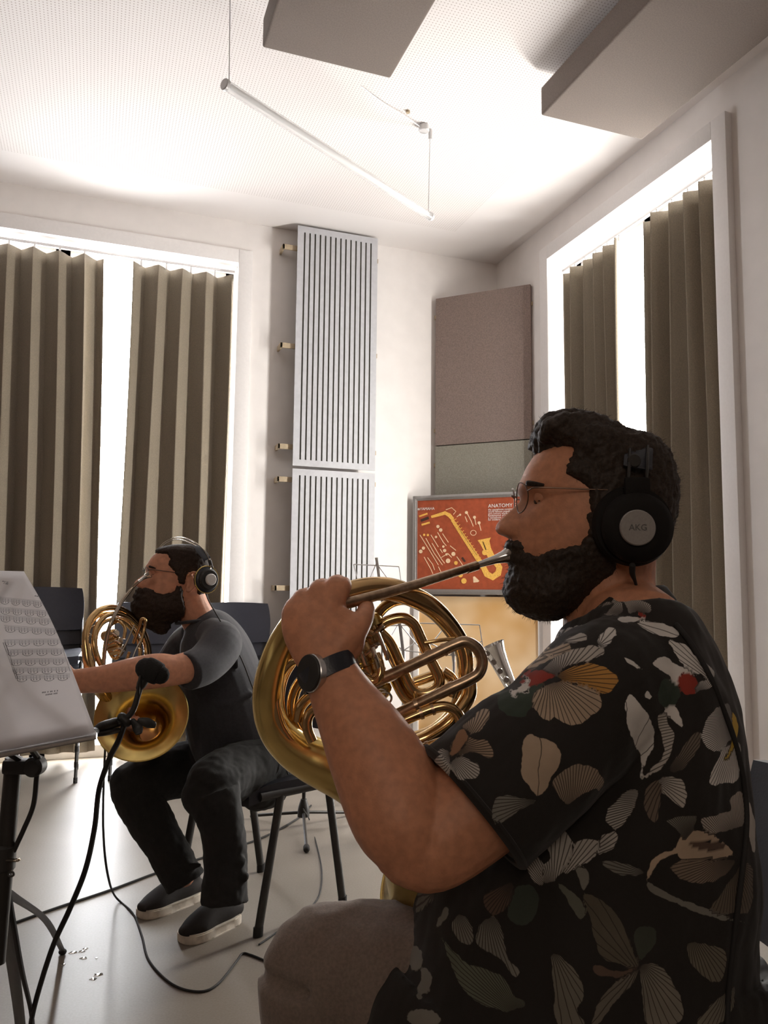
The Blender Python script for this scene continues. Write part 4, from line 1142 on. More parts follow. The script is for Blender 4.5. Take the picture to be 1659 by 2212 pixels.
mp('mount_rod', [(206, 1586, MD - .03), (230, 1583, MD - .02), (256, 1577, MD)], .0035)
mp('swivel', [(264, 1550, MD), (270, 1556, MD), (274, 1560, MD)], .0065)
for a, b, c in (((286, 1556), (297, 1572), (300, 1584)), ((300, 1556), (318, 1561), (334, 1566))):
    bm = BM(); sweep(bm, [px(*a, MD), px(*b, MD), px(*c, MD - .005)], [(.0035, .002), (.0065, .0022), (.0045, .002)], ref=(UZ if b[0] > 310 else RX), n=12, sub=6); obj('wing_screw', bm, MATS['black_plastic'], mc)
bm = BM(); sweep(bm, [px(190, 1586, 0.90), px(206, 1580, MD - .03)], (.005), n=10); obj('stand_grip', bm, MATS['black_metal'], mc)

# ---------------------------------------------------------------- cables on and above the floor
def cable(label, pts, r=.0032, m='rubber'):
    P = [p if isinstance(p, Vector) else (floor_px(p[0], p[1], r) if len(p) == 2 else px(*p)) for p in pts]
    bm = BM(); sweep(bm, P, r, n=8, sub=8); return tag(obj('cable', bm, m), label, 'cable')
cable('thick black cable falling from the microphone clamp to the lower left corner', [(270, 1562, MD), (256, 1600, 1.06), (236, 1640, 1.10), (214, 1705, 1.15), (204, 1790, 1.15), (184, 1880, 1.15), (150, 1965, 1.18), (112, 2050, 1.2), (74, 2175, 1.25), (60, 2260, 1.3)], .0038)
cable('thin black cable looping from the far chair leg over the floor past the shoes', [(228, 1600, 2.6), (224, 1690, 2.5), (223, 1790, 2.45), (231, 1880, 2.42), Vector(floor_px(248, 1935, .03)), (286, 1972, ), (306, 2020), (322, 2075), (372, 2126), (430, 2142), (470, 2126), (510, 2078), (524, 2060), (545, 2064), (600, 2085), (700, 2110)], .0034)
cable('black cable hanging in a short arc from the stand clamp to the stand tube', [(82, 1636, .92), (79, 1680, .93), (72, 1740, .94), (52, 1790, .94), (30, 1838, .94)], .0028)
cable('black cable curving down beside the music stand to the bottom edge', [(14, 1902, .95), (30, 2000, 1.0), (48, 2100, 1.1), (66, 2178, 1.25), (72, 2230, 1.3)], .0034)
cable('straight black cable lying across the grey floor behind the shoes', [(8, 2002), (120, 1962), (240, 1922), (345, 1883), (440, 1852), (560, 1812), (640, 1770), (672, 1740)], .0045)
cable('thin black cable arcing over the floor right of the occupied chair', [(655, 1748, 3.35), (668, 1770), (684, 1825), (695, 1880), (690, 1932), (664, 1968), (636, 1992), (604, 2010), (560, 2040)], .003)

# ---------------------------------------------------------------- low microphone stand behind the chair
ms = thing('microphone_stand', 'low tripod microphone stand on the floor behind the occupied chair', 'microphone stand', floor_px(655, 1785))
c0 = floor_px(655, 1785); hub = c0 + UZ * .065
bm = BM(); sweep(bm, [hub - UZ * .02, hub + UZ * .02, hub + UZ * .06], [.028, .026, .014], n=20, cap='flat'); obj('hub', bm, MATS['black_plastic'], ms)
bm = BM(); sweep(bm, [hub, hub + UZ * .62], .009, n=14, lin=True); obj('pole', bm, MATS['black_metal'], ms)
for tx, ty in ((546, 1769), (662, 1842), (762, 1762)):
    tip = floor_px(tx, ty); bm = BM(); sweep(bm, [hub, tip + UZ * .016], .0075, n=10, lin=True); l = obj('leg', bm, MATS['black_metal'], ms)
    bm = BM(); sweep(bm, [tip.lerp(hub, .04) + UZ * .015, tip + UZ * .014], .014, n=14); obj('rubber_foot', bm, MATS['rubber'], l)

# ---------------------------------------------------------------- wire music stands and the saxophone in the far corner
def wire_stand(label, corners, D, post):
    t = thing('wire_music_stand', label, 'music stand', px(post[0], post[1], D).xy.to_3d(), 'grey folding music stands in the corner')
    tl, tr, bl, br = [px(x, y, D) for x, y in corners]
    mid = (tl + tr) / 2 + UZ * .012; low = (bl + br) / 2
    for nm, a, b in (('desk_wire', tl, tr), ('desk_wire', tl, bl), ('desk_wire', tr, br), ('desk_wire', bl, br), ('desk_wire', mid, bl), ('desk_wire', mid, br), ('desk_wire', tl.lerp(bl, .5), low), ('desk_wire', tr.lerp(br, .5), low)):
        bm = BM(); sweep(bm, [a, b], .0028, n=6, cap='flat', lin=True); obj(nm, bm, MATS['white_metal'], t)
    bm = BM(); sweep(bm, [mid + UZ * .03, low - UZ * .03], (.008, .003), ref=RX, n=8, cap='flat', lin=True); obj('centre_bar', bm, MATS['aluminium'], t)
    base = Vector((low.x, low.y, 0))
    bm = BM(); sweep(bm, [low, base + UZ * .3], .0065, n=12, cap='flat', lin=True); obj('post', bm, MATS['aluminium'], t)
    bm = BM(); sweep(bm, [base + UZ * .65, base + UZ * .1], .009, n=12, cap='flat', lin=True); obj('outer_tube', bm, MATS['white_metal'], t)
    bm = BM(); disc_cyl(bm, base + UZ * .66, UZ, .013, .03, 14, bev=.003); sweep(bm, [base + UZ * .66, base + UZ * .66 + RX * .03], .004, n=8); obj('wing_knob', bm, MATS['steel'], t)
    for k in range(3):
        a = 2 * PI * k / 3 + .5; tip = base + Vector((math.cos(a), math.sin(a), 0)) * .26
        bm = BM(); sweep(bm, [base + UZ * .32, tip + UZ * .006], (.002, .006), n=6, cap='flat', lin=True); l = obj('leg', bm, MATS['aluminium'], t)
        bm = BM(); ellipsoid(bm, tip + UZ * .008, (.01, .01, .008), None, 10); obj('rubber_foot', bm, MATS['rubber'], l)
wire_stand('grey wire music stand behind the hand on the horn, topmost of three', ((764, 1219), (862, 1224), (782, 1290), (872, 1296)), 4.3, (828, 1640))
wire_stand('grey wire music stand seen through the horn ring, the lower left one', ((818, 1352), (905, 1350), (830, 1400), (915, 1410)), 4.0, (872, 1640))
wire_stand('pale wire music stand in front of the orange board, right of the horn', ((905, 1346), (1036, 1350), (915, 1412), (1046, 1420)), 3.9, (975, 1640))
sx = thing('saxophone', 'silver saxophone standing in front of the orange board', 'saxophone', floor_px(1090, 1650))
SXD = 4.1
bm = BM(); lathe(bm, px(1062, 1393, SXD), (UZ * .9 - RX * .42), [(-.42, .022), (-.3, .027), (-.2, .034), (-.1, .044), (-.04, .055), (0, .068)], 40, thick=.002); obj('bell', bm, MATS['silver'], sx)
bb = px(1062, 1393, SXD) - (UZ * .9 - RX * .42).normalized() * .42
bm = BM(); sweep(bm, [bb, bb - UZ * .05 + RX * .03, bb - UZ * .06 + RX * .09, bb + RX * .13 - UZ * .01, bb + RX * .10 + UZ * .35], [.022, .022, .021, .019, .014], n=16); obj('bow', bm, MATS['silver'], sx)
for k in range(5):
    p = px(1052 + 14 * k, 1412 + 19 * k, SXD - .05); bm = BM(); disc_cyl(bm, p, -FY + UZ * .2, .016, .008, 20, bev=.002); obj('key_cup', bm, MATS['silver'], sx)
bm = BM(); sweep(bm, [px(1040, 1400, SXD - .06), px(1100, 1490, SXD - .06)], .0025, n=6); obj('key_rod', bm, MATS['silver'], sx)
for s in (-.14, .14):
    bm = BM(); sweep(bm, [bb - UZ * .02, Vector((bb.x + s, bb.y - .1, .01))], .008, n=8); obj('support_leg', bm, MATS['black_metal'], sx)
bm = BM(); sweep(bm, [bb - UZ * .02, Vector((bb.x, bb.y + .16, .01))], .008, n=8); obj('support_leg', bm, MATS['black_metal'], sx)

# water drops emptied from the horns
rnd = random.Random(11)
dn = ['leftmost of the upper drops', 'in the middle of the upper cluster', 'topmost and longest of the upper cluster', 'lowest of the upper cluster', 'beside the tip of the stand leg', 'tiny one right of the upper cluster', 'upper one of the lower pair', 'lower one of the lower pair']
for k, (x, y, s) in enumerate(((157, 2058, 14), (176, 2056, 12), (184, 2050, 10), (181, 2070, 12), (136, 2084, 9), (208, 2070, 4), (213, 2106, 16), (202, 2115, 12))):
    c = floor_px(x, y); bm = BM(); n = 14
    r0_ = [s * .00075 * (.6 + .6 * rnd.random()) for _ in range(n)]
    V = [bm.verts.new(c + Vector((math.cos(2 * PI * i / n) * r0_[i] * 1.3, math.sin(2 * PI * i / n) * r0_[i], .0002))) for i in range(n)]
    W2 = [bm.verts.new(c.lerp(v.co, .7) + UZ * .0016) for v in V]
    bm.faces.new(list(reversed(V)))
    for i in range(n): bm.faces.new((V[i], V[(i + 1) % n], W2[(i + 1) % n], W2[i]))
    bm.faces.new(W2)
    tag(obj('water_drop', bm, 'silver', loc=c), 'shiny water drop on the floor, ' + dn[k], 'water drop', 'water drops on the floor by the music stand')

# ---------------------------------------------------------------- near horn player
NP = thing('person', 'bearded man in a floral shirt playing the horn, seen in profile close up', 'person', Vector((px(1250, 1300, 1.15).x, px(1250, 1300, 1.15).y, 0)))
HN = frame_matrix(px(1290, 1110, 1.15), RX, FY, UZ)
R3 = HN.to_3x3()
SKIN_N = 0.0026
bm = BM(); head_skin(bm, HN); E_ = HN @ Matrix.Translation((.006, 0, -.004)) @ Matrix.Diagonal((.85, .97, .8, 1)); ear(bm, E_, -1, -.014); ear(bm, E_, 1, -.014)
sweep(bm, [px(1318, 1170, 1.15), px(1316, 1260, 1.15), px(1322, 1330, 1.15), px(1340, 1400, 1.15)], [(.066, .058), (.064, .060), (.070, .066), (.09, .09)], ref=RX, n=26)
sweep(bm, [px(1345, 1380, 1.15), px(1350, 1500, 1.13), px(1350, 1750, 1.12), px(1300, 2000, 1.12), px(1290, 2200, 1.12)], [(.08, .13), (.105, .17), (.12, .15), (.13, .15), (.13, .16)], ref=RX, n=24)
# left arm
sweep(bm, [px(1340, 1490, 0.98), px(1180, 1610, 0.95), px(1020, 1745, 0.93), px(930, 1815, 0.915), px(893, 1822, 0.91)], [.066, .064, .060, .054, .046], n=24)
sweep(bm, [px(893, 1822, 0.91), px(868, 1770, 0.91), px(838, 1692, 0.925), px(792, 1600, 0.94), px(742, 1510, 0.955), px(708, 1440, 0.965)],
      [(.046, .046), (.055, .050), (.057, .050), (.0505, .045), (.0385, .034), (.0305, .025)], ref=RX, n=26)
ellipsoid(bm, px(905, 1852, .905), (.038, .036, .034), None, 20)
# hand: back of the palm towards the viewer, fingers over the far side
sweep(bm, [px(707, 1445, 0.965), px(700, 1410, 0.972), px(692, 1365, 0.980), px(684, 1325, 0.990), px(690, 1304, 1.0)],
      [(.0300, .024), (.038, .023), (.045, .022), (.0435, .020), (.036, .016)], ref=RX, n=26)
knk = [(628, 1330, .992), (652, 1299, .996), (688, 1279, .998), (722, 1270, .998)]
for (kx, ky, kd), l1, l2, rr in zip(knk, (.033, .040, .042, .036), (.028, .034, .036, .03), (.0105, .0115, .012, .0118)):
    k0 = px(kx, ky, kd); base = px(kx * .55 + 700 * .45, ky + 48, .984)
    a = k0 + FY * l1 + UZ * .004 + RX * .004; b = a - UZ * l2 * .75 + FY * .012 + RX * .004; c = b - UZ * .018 - FY * .012
    sweep(bm, [base, k0, k0.lerp(a, .5) + UZ * .003, a, b, c], [rr * 1.25, rr * 1.12, rr, rr * .98, rr * .88, rr * .75], n=14)
# index finger's first joint bulging beside the pipe, thumb reaching round under it
sweep(bm, [px(722, 1300, .99), px(740, 1268, 1.0), px(742, 1262, 1.02)], [.013, .0115, .010], n=14)
sweep(bm, [px(712, 1418, .972), px(752, 1376, .976), px(778, 1346, .99), px(790, 1322, 1.01), px(790, 1306, 1.035)], [.022, .0195, .0145, .0118, .010], n=16)
sweep(bm, [px(735, 1420, .975), px(765, 1385, .98), px(740, 1340, .985)], [.016, .014, .012], n=14)
# right arm behind the body to the bell
sweep(bm, [px(1290, 1470, 1.33), px(1190, 1700, 1.38), px(1120, 1850, 1.36)], [.06, .055, .05], n=16)
sweep(bm, [px(1120, 1850, 1.36), px(1040, 1860, 1.28), px(985, 1858, 1.2)], [.046, .038, .03], n=14)
sweep(bm, [px(985, 1858, 1.2), px(965, 1850, 1.17), px(945, 1840, 1.15)], [(.022, .036), (.02, .042), (.014, .036)], ref=RX, n=14)
for k in range(4): sweep(bm, [px(950, 1815 + 18 * k, 1.16), px(935, 1815 + 18 * k, 1.14), px(925, 1820 + 16 * k, 1.125)], [.010, .009, .008], n=8)
sweep(bm, [px(970, 1820, 1.17), px(960, 1800, 1.15), px(950, 1795, 1.13)], [.012, .011, .009], n=8)
# legs
for D0, kx, ky, D1, ax, ay in ((1.05, 700, 2092, 1.13, 720, 2900), (1.2, 860, 2190, 1.30, 880, 2800)):
    sweep(bm, [px(1290, 2210, D0), px((1290 + kx) / 2, (2210 + ky) / 2, (D0 + D1) / 2), px(kx, ky, D1)], [.08, .07, .055], n=14)
    kp = px(kx, ky, D1); fp = Vector((kp.x, kp.y, 0)) + RX * .05
    sweep(bm, [kp, kp.lerp(fp, .5), fp + UZ * .08], [.05, .048, .035], n=12)
nb = obj('body', bm, MATS['skin'], NP, loc=NP.location); voxelize(nb, SKIN_N, 3)

# hair
hair_n = loc_poly([(1100, 962), (1167, 962), (1203, 957), (1247, 960), (1240, 985), (1222, 1006), (1228, 1030), (1262, 1046), (1270, 1068), (1268, 1110), (1268, 1170), (1330, 1172), (1400, 1205), (1440, 1215), (1520, 1240), (1520, 850), (1100, 850)])
bm = BM()
def th_n(X, Y, Z):
    return 0.0065 + 0.018 * sst(-X, -0.03, 0.03) * sst(Z, 0.06, 0.11)
head_shell(bm, HN, hair_n, th_n)
for y in (-.045, -.015, .015, .045):
    o_ = FY * y; dz = UZ * (-.010 if abs(y) > .03 else 0)
    sweep(bm, [px(1330, 948, 1.15) + o_ + dz, px(1280, 925, 1.15) + o_ + dz, px(1228, 916, 1.15) + o_ + dz, px(1186, 920, 1.15) + o_ * .9 + dz, px(1168, 936, 1.15) + o_ * .8 + dz],
          [(.015, .02), (.018, .022), (.0185, .022), (.0165, .02), (.012, .015)], n=16)
hr = obj('hair', bm, MATS['hair_dark'], NP, loc=NP.location); voxelize(hr, 0.0026, 2); displace_noise(hr, 0.0030, 80)
bm = BM(); strands(bm, hr, 1800, 0.0075, 0.00025, (0.5, 0, 0.1)); obj('hair_strands', bm, MATS['hair_dark'], NP)['kind'] = 'stuff'
# beard and moustache
beard_n = loc_poly([(1272, 1150), (1250, 1178), (1205, 1186), (1168, 1200), (1140, 1190)]) + [(p[0], p[1]) for p in loc_poly([(1118, 1172), (1096, 1161), (1060, 1165), (1040, 1345), (1230, 1400), (1300, 1262), (1312, 1200), (1312, 1150)], 1.15)]
def th_b(X, Y, Z): return 0.006 + 0.021 * sst(-Z, 0.07, 0.12) * sst(-X, 0.01, 0.08)
bm = BM(); head_shell(bm, HN, beard_n, th_b)
sweep(bm, [px(1125, 1275, 1.15), px(1145, 1300, 1.15), px(1185, 1305, 1.15)], [(.022, .034), (.019, .034), (.016, .034)], n=16)
sweep(bm, [px(1102, 1180, 1.15) + FY * y for y in (-.028, -.014, 0, .014, .028)], [.004, .0075, .0075, .0075, .004], n=12)
br = obj('beard', bm, MATS['hair_dark'], NP, loc=NP.location); voxelize(br, 0.0026, 1); displace_noise(br, 0.002, 130)
bm = BM(); strands(bm, br, 2600, 0.008, 0.00028, (-0.2, 0, -0.35)); obj('beard_strands', bm, MATS['hair_dark'], NP)['kind'] = 'stuff'
face_details(HN, NP, MATS['hair_dark'], MATS['skin'])

# ---- shirt
bm = BM()
rowsT = [(1318, 1338, 78, .095, 1.15), (1350, 1345, 114, .14, 1.15), (1400, 1350, 142, .185, 1.14), (1480, 1360, 168, .205, 1.13), (1580, 1366, 192, .215, 1.12), (1680, 1356, 220, .22, 1.12),
         (1780, 1330, 272, .22, 1.12), (1880, 1290, 310, .22, 1.12), (1960, 1262, 346, .225, 1.12), (2060, 1250, 368, .23, 1.12), (2150, 1234, 392, .235, 1.12), (2220, 1212, 420, .235, 1.12), (2310, 1194, 440, .22, 1.12)]
sweep(bm, [px(cx, y, D) for y, cx, hx, hy, D in rowsT], [(hx * D / F_PX, hy) for y, cx, hx, hy, D in rowsT], ref=RX, n=44, sub=5)
sweep(bm, [px(1372, 1440, 1.03), px(1322, 1480, 0.985), px(1200, 1580, 0.955), px(1100, 1668, 0.94), px(1020, 1742, 0.93)], [.070, .084, .083, .083, .0825], n=30, cap='flat')
sweep(bm, [px(1330, 1440, 1.24), px(1290, 1470, 1.32), px(1215, 1620, 1.37)], [.07, .08, .075], n=24, cap='flat')
shirt = obj('shirt', bm, None, NP, loc=NP.location); 
voxelize(shirt, 0.0032, 3, 0.6)
displace_noise(shirt, 0.008, 5.5, aniso=(1.2, 1.2, .8)); displace_noise(shirt, 0.003, 17, aniso=(1, 1, .55))
# collar: a folded band round the neck, open at the throat
def both(pts):
    n_ = [px(*p) for p in pts]
    far = [p + FY * (2 * (1.15 - p.dot(FY))) + RX * .013 * (k + 1) for k, p in enumerate(n_[1:])]
    return [Vector(v[:3]) for v in crom(list(reversed(far)) + n_, 8)]
cTop = both([(1432, 1266, 1.15), (1396, 1270, 1.095), (1330, 1283, 1.072), (1268, 1332, 1.080), (1228, 1362, 1.105)])
cLow = both([(1466, 1322, 1.15), (1420, 1322, 1.07), (1345, 1335, 1.035), (1262, 1376, 1.045), (1212, 1402, 1.075)])
cIn = both([(1418, 1300, 1.15), (1392, 1305, 1.10), (1330, 1330, 1.080), (1278, 1372, 1.09), (1244, 1396, 1.11)])
bm = BM(); G = []
NC = len(cTop) - 1
for tp, lw, inn in zip(cTop, cLow, cIn):
    o_ = (lw - inn); o_.z = 0; o_ = o_.normalized() if o_.length > 1e-4 else RX
    mid = tp.lerp(lw, .5) + o_ * .007
    G.append([bm.verts.new(p) for p in (inn, tp - o_ * .002 - UZ * .002, tp + UZ * .0015 + o_ * .001, tp + o_ * .005 - UZ * .001, mid, lw, lw - o_ * .003 - UZ * .001, mid - o_ * .005)])
for i in range(NC):
    a, b = G[i], G[i + 1]; K = len(a)
    for k in range(K): bm.faces.new((a[k], b[k], b[(k + 1) % K], a[(k + 1) % K]))
bm.faces.new(G[0]); bm.faces.new(list(reversed(G[-1])))
bmesh.ops.subdivide_edges(bm, edges=list(bm.edges), cuts=2, use_grid_fill=True, smooth=0.5)
collar = obj('collar', bm, None, NP, angle=60)
# breast seam and sleeve hem
bm = BM()
hc = px(1020, 1742, .93); ax0 = (px(1020, 1742, .93) - px(1100, 1668, .94)).normalized(); e1 = ax0.orthogonal().normalized(); e2 = ax0.cross(e1)
sweep(bm, [hc + (e1 * math.cos(q) + e2 * math.sin(q)) * .0805 for q in [2 * PI * k / 40 for k in range(40)]], (.004, .006), ref=None, n=8, closed=True, sub=1)
hem = obj('sleeve_hem', bm, None, NP)

# ---- printed flowers: measured outlines laid on the cloth seen from the side
GREY, TAN, WHT, ORG, RED, GRN, BRN, YEL, DGY = (.50, .46, .41), (.46, .35, .25), (.72, .69, .65), (.50, .25, .06), (.30, .035, .02), (.035, .05, .035), (.11, .07, .05), (.55, .36, .05), (.20, .19, .16)
PET = [
 ([(940,150),(960,115),(990,105),(1010,125),(1000,160),(950,168)], GREY, (990,170), 9), ([(1030,130),(1030,98),(1075,95),(1120,110),(1130,145),(1080,152),(1030,150)], GREY, (1075,160), 9),
 ([(985,178),(1040,168),(1100,178),(1090,192),(1010,195)], WHT, None, 0), ([(1070,150),(1095,155),(1110,172),(1085,170)], RED, None, 0),
 ([(1070,195),(1130,190),(1200,205),(1255,235),(1250,258),(1200,258),(1130,240),(1090,215)], WHT, (1060,190), 4),
 ([(890,275),(930,230),(965,220),(980,240),(960,275),(920,305),(900,300)], WHT, (890,300), 4), ([(740,280),(780,255),(830,245),(845,265),(820,285),(770,285)], GREY, (740,285), 5),
 ([(630,340),(680,310),(760,290),(770,320),(720,345),(650,360)], TAN, (600,380), 14), ([(560,400),(600,375),(640,350),(700,350),(640,385),(600,410)], TAN, (520,440), 10),
 ([(450,520),(500,500),(600,470),(690,475),(610,520),(600,580),(560,620),(490,610),(450,570)], GRN, None, 0),
 ([(640,430),(700,360),(800,315),(870,300),(920,315),(915,345),(850,370),(760,390),(715,440),(660,440)], GREY, (700,448), 12),
 ([(715,440),(780,395),(860,380),(930,400),(985,450),(970,485),(930,512),(880,500),(800,475)], ORG, (700,448), 12),
 ([(690,470),(640,490),(610,530),(610,580),(650,625),(680,640),(700,620),(760,655),(810,650),(870,615),(910,570),(905,520),(860,490),(800,475),(730,460)], TAN, (695,440), 9),
 ([(545,470),(560,430),(620,410),(690,425),(700,445),(640,465),(570,485)], RED, None, 0), ([(470,490),(490,460),(540,430),(565,440),(540,480),(500,492)], WHT, None, 0),
 ([(1030,520),(1070,545),(1120,610),(1148,690),(1140,760),(1110,810),(1098,870),(1085,880),(1090,800),(1060,740),(1030,660),(1022,590)], WHT, (1000,900), 2.5),
 ([(1220,280),(1290,300),(1340,350),(1380,380),(1420,420),(1400,450),(1360,430),(1310,420),(1280,390),(1240,330)], WHT, (1450,500), 12),
 ([(1170,500),(1190,450),(1240,460),(1265,500),(1250,560),(1200,580),(1170,550)], GRN, None, 0),
 ([(1140,385),(1160,360),(1185,350),(1215,355),(1240,380),(1290,400),(1320,430),(1270,440),(1250,475),(1210,430),(1180,410)], WHT, None, 0),
 ([(1260,440),(1290,425),(1330,440),(1350,480),(1330,510),(1290,515),(1260,480)], RED, None, 0), ([(1345,505),(1350,465),(1390,455),(1430,470)], WHT, (1340,520), 10),
 ([(1015,358),(1060,375),(1100,410),(1070,405),(1045,385)], WHT, None, 0), ([(1105,533),(1118,503),(1138,537)], WHT, None, 0),
 ([(1190,600),(1230,570),(1260,610),(1285,680),(1250,650),(1215,620)], WHT, None, 0),
 ([(1165,620),(1200,605),(1215,660),(1240,700),(1215,800),(1170,860),(1085,905),(1150,840),(1190,780),(1180,690)], GREY, (1500,600), 26),
 ([(1360,690),(1330,690),(1290,740),(1230,830),(1225,868),(1280,850),(1340,770)], (.16,.13,.10), (1200,900), 18),
 ([(1480,560),(1420,590),(1370,660),(1365,720),(1400,765),(1440,770),(1490,720),(1520,690),(1500,620)], WHT, (1640,640), 36),
 ([(1530,740),(1470,760),(1430,820),(1395,915),(1450,918),(1520,905),(1535,830)], WHT, (1560,640), 20), ([(1500,600),(1525,680),(1490,790),(1465,805),(1490,760),(1500,700)], YEL, None, 0),
 ([(560,730),(590,700),(640,715),(700,735),(730,790),(710,860),(680,900),(660,950),(620,972),(580,920),(550,870),(560,800)], TAN, (590,1300), 5),
 ([(700,900),(760,850),(820,832),(890,860),(925,910),(928,970),(880,945),(820,970),(770,1010),(730,990),(705,950)], (.33,.25,.18), (780,1100), 16),
 ([(425,1010),(470,975),(540,980),(610,1000),(540,1040),(480,1080),(430,1110)], DGY, (640,990), 12),
 ([(1075,960),(1050,1040),(1000,1115),(950,1110),(930,1060),(970,1010),(1010,965),(1040,950)], GREY, (1300,900), 44), ([(1180,900),(1240,890),(1290,930),(1290,1010),(1270,1030),(1230,990),(1180,960)], GREY, (1150,900), 8),
 ([(1175,915),(1175,1020),(1150,1100),(1110,1040),(1105,970),(1130,920)], (.16,.12,.09), (1230,800), 14),
 ([(570,1240),(600,1240),(660,1290),(650,1370),(610,1360),(580,1310)], GREY, (700,1420), 14),
 ([(650,1180),(700,1160),(740,1135),(790,1190),(780,1270),(740,1320),(660,1370),(655,1290),(680,1240)], GREY, (690,1420), 12),
 ([(790,1190),(850,1170),(905,1185),(900,1230),(850,1270),(760,1320),(740,1310),(780,1250)], GREY, (690,1400), 16), ([(920,1150),(980,1140),(970,1200),(900,1240),(905,1200)], GREY, (800,1300), 16),
 ([(320,640),(370,590),(405,590),(400,640),(350,690),(300,690),(290,660)], TAN, (280,740), 16), ([(230,760),(280,700),(330,720),(400,730),(430,790),(400,800),(340,780),(280,790)], (.34,.24,.16), (250,780), 14),
 ([(240,830),(290,800),(360,840),(358,893),(290,895),(250,870)], GREY, (220,790), 12), ([(160,830),(180,780),(220,770),(230,830),(200,860)], GREY, (240,780), 6), ([(235,780),(270,680),(310,690),(300,740),(250,790)], (.28,.15,.08), None, 0),
 ([(240,992),(350,962),(325,1085)], (.55,.44,.40), None, 0),
 ([(1490,990),(1530,955),(1560,990),(1560,1080),(1510,1120),(1400,1140),(1360,1080),(1430,1060),(1490,1040)], (.50,.44,.38), (1500,1200), 20), ([(1250,1190),(1290,1140),(1350,1130),(1430,1160),(1480,1200),(1500,1240),(1420,1260),(1300,1260),(1255,1240)], TAN, None, 0),
 ([(1310,1190),(1400,1180),(1470,1190),(1440,1210),(1370,1215)], BRN, None, 0), ([(1225,1290),(1300,1260),(1450,1260),(1510,1270),(1450,1340),(1330,1365),(1250,1330)], (.24,.18,.13), (1560,1240), 22),
 ([(1110,1340),(1150,1250),(1240,1215),(1250,1230),(1170,1270),(1130,1345)], TAN, None, 0), ([(1120,1360),(1170,1390),(1300,1450),(1420,1490),(1560,1545),(1570,1575),(1400,1520),(1250,1460),(1130,1400)], DGY, None, 0),
 ([(1210,1080),(1330,1065),(1330,1110),(1290,1160),(1240,1120)], DGY, (1320,1170), 14), ([(1575,1000),(1600,1050),(1625,1120),(1600,1230),(1580,1180),(1570,1080)], GREY, None, 0),
 ([(490,1490),(520,1400),(590,1370),(630,1440),(610,1520),(560,1555),(510,1540)], (.05,.06,.045), None, 0), ([(380,1440),(440,1390),(510,1370),(500,1450),(430,1510)], BRN, (520,1340), 14),
 ([(80,1490),(90,1420),(150,1380),(160,1430),(110,1480)], DGY, (160,1370), 9), ([(170,1560),(200,1490),(215,1470),(230,1500),(190,1555)], DGY, None, 0), ([(250,1530),(290,1510),(330,1560),(335,1630),(300,1640),(250,1590)], DGY, (260,1500), 8),
 ([(350,1620),(380,1540),(440,1520),(470,1600),(490,1700),(545,1760),(520,1780),(450,1700),(380,1660)], DGY, (400,1500), 12), ([(220,1740),(300,1720),(420,1760),(480,1800),(520,1870),(570,1900),(540,1930),(440,1930),(300,1850)], (.13,.14,.10), (560,1950), 16),
 ([(830,1420),(900,1430),(980,1510),(1030,1600),(1075,1740),(1000,1730),(920,1700),(880,1600),(860,1510)], (.10,.085,.06), (1080,1760), 6), ([(690,1690),(760,1720),(810,1780),(830,1880),(800,1940),(840,1997),(720,1997),(700,1850)], (.18,.165,.13), (700,1680), 7),  # lower grey-tan petals: shade low on the shirt is put into their colour
 ([(1080,1740),(1060,1800),(1000,1870),(900,1990),(870,1997),(910,1880),(980,1810)], (.16,.14,.11), (1090,1730), 8), ([(1090,1740),(1180,1740),(1240,1830),(1280,1920),(1250,1997),(1120,1997),(1095,1880)], (.21,.19,.15), (1085,1720), 8),
 ([(880,1730),(1000,1760),(1075,1745),(980,1790),(885,1770)], BRN, None, 0), ([(1300,1640),(1380,1640),(1470,1680),(1450,1800),(1370,1780),(1310,1720)], (.17,.15,.11), (1300,1560), 12),
 ([(1420,1900),(1510,1830),(1500,1930),(1440,1997),(1340,1997),(1380,1940)], (.19,.17,.13), (1520,1820), 10), ([(50,1945),(130,1930),(180,1960),(190,1997),(60,1997)], DGY, None, 0), ([(720,1370),(800,1420),(840,1480),(820,1530),(760,1440)], (.13,.13,.10), None, 0),
 ([(800,1300),(850,1310),(850,1370),(830,1400),(815,1360)], DGY, None, 0), ([(910,1270),(1000,1275),(1095,1310),(1080,1330),(980,1320)], DGY, (1120,1320), 10), ([(1480,1370),(1540,1280),(1590,1300),(1580,1480),(1500,1500),(1400,1480)], (.14,.11,.08), (1500,1260), 12),
 ([(1060,1580),(1140,1560),(1160,1620),(1110,1690),(1075,1700)], (.05,.055,.04), None, 0), ([(30,1650),(70,1640),(110,1690),(90,1760),(40,1720)], DGY, None, 0), ([(110,1750),(150,1770),(140,1850),(90,1880),(100,1800)], DGY, None, 0),
]
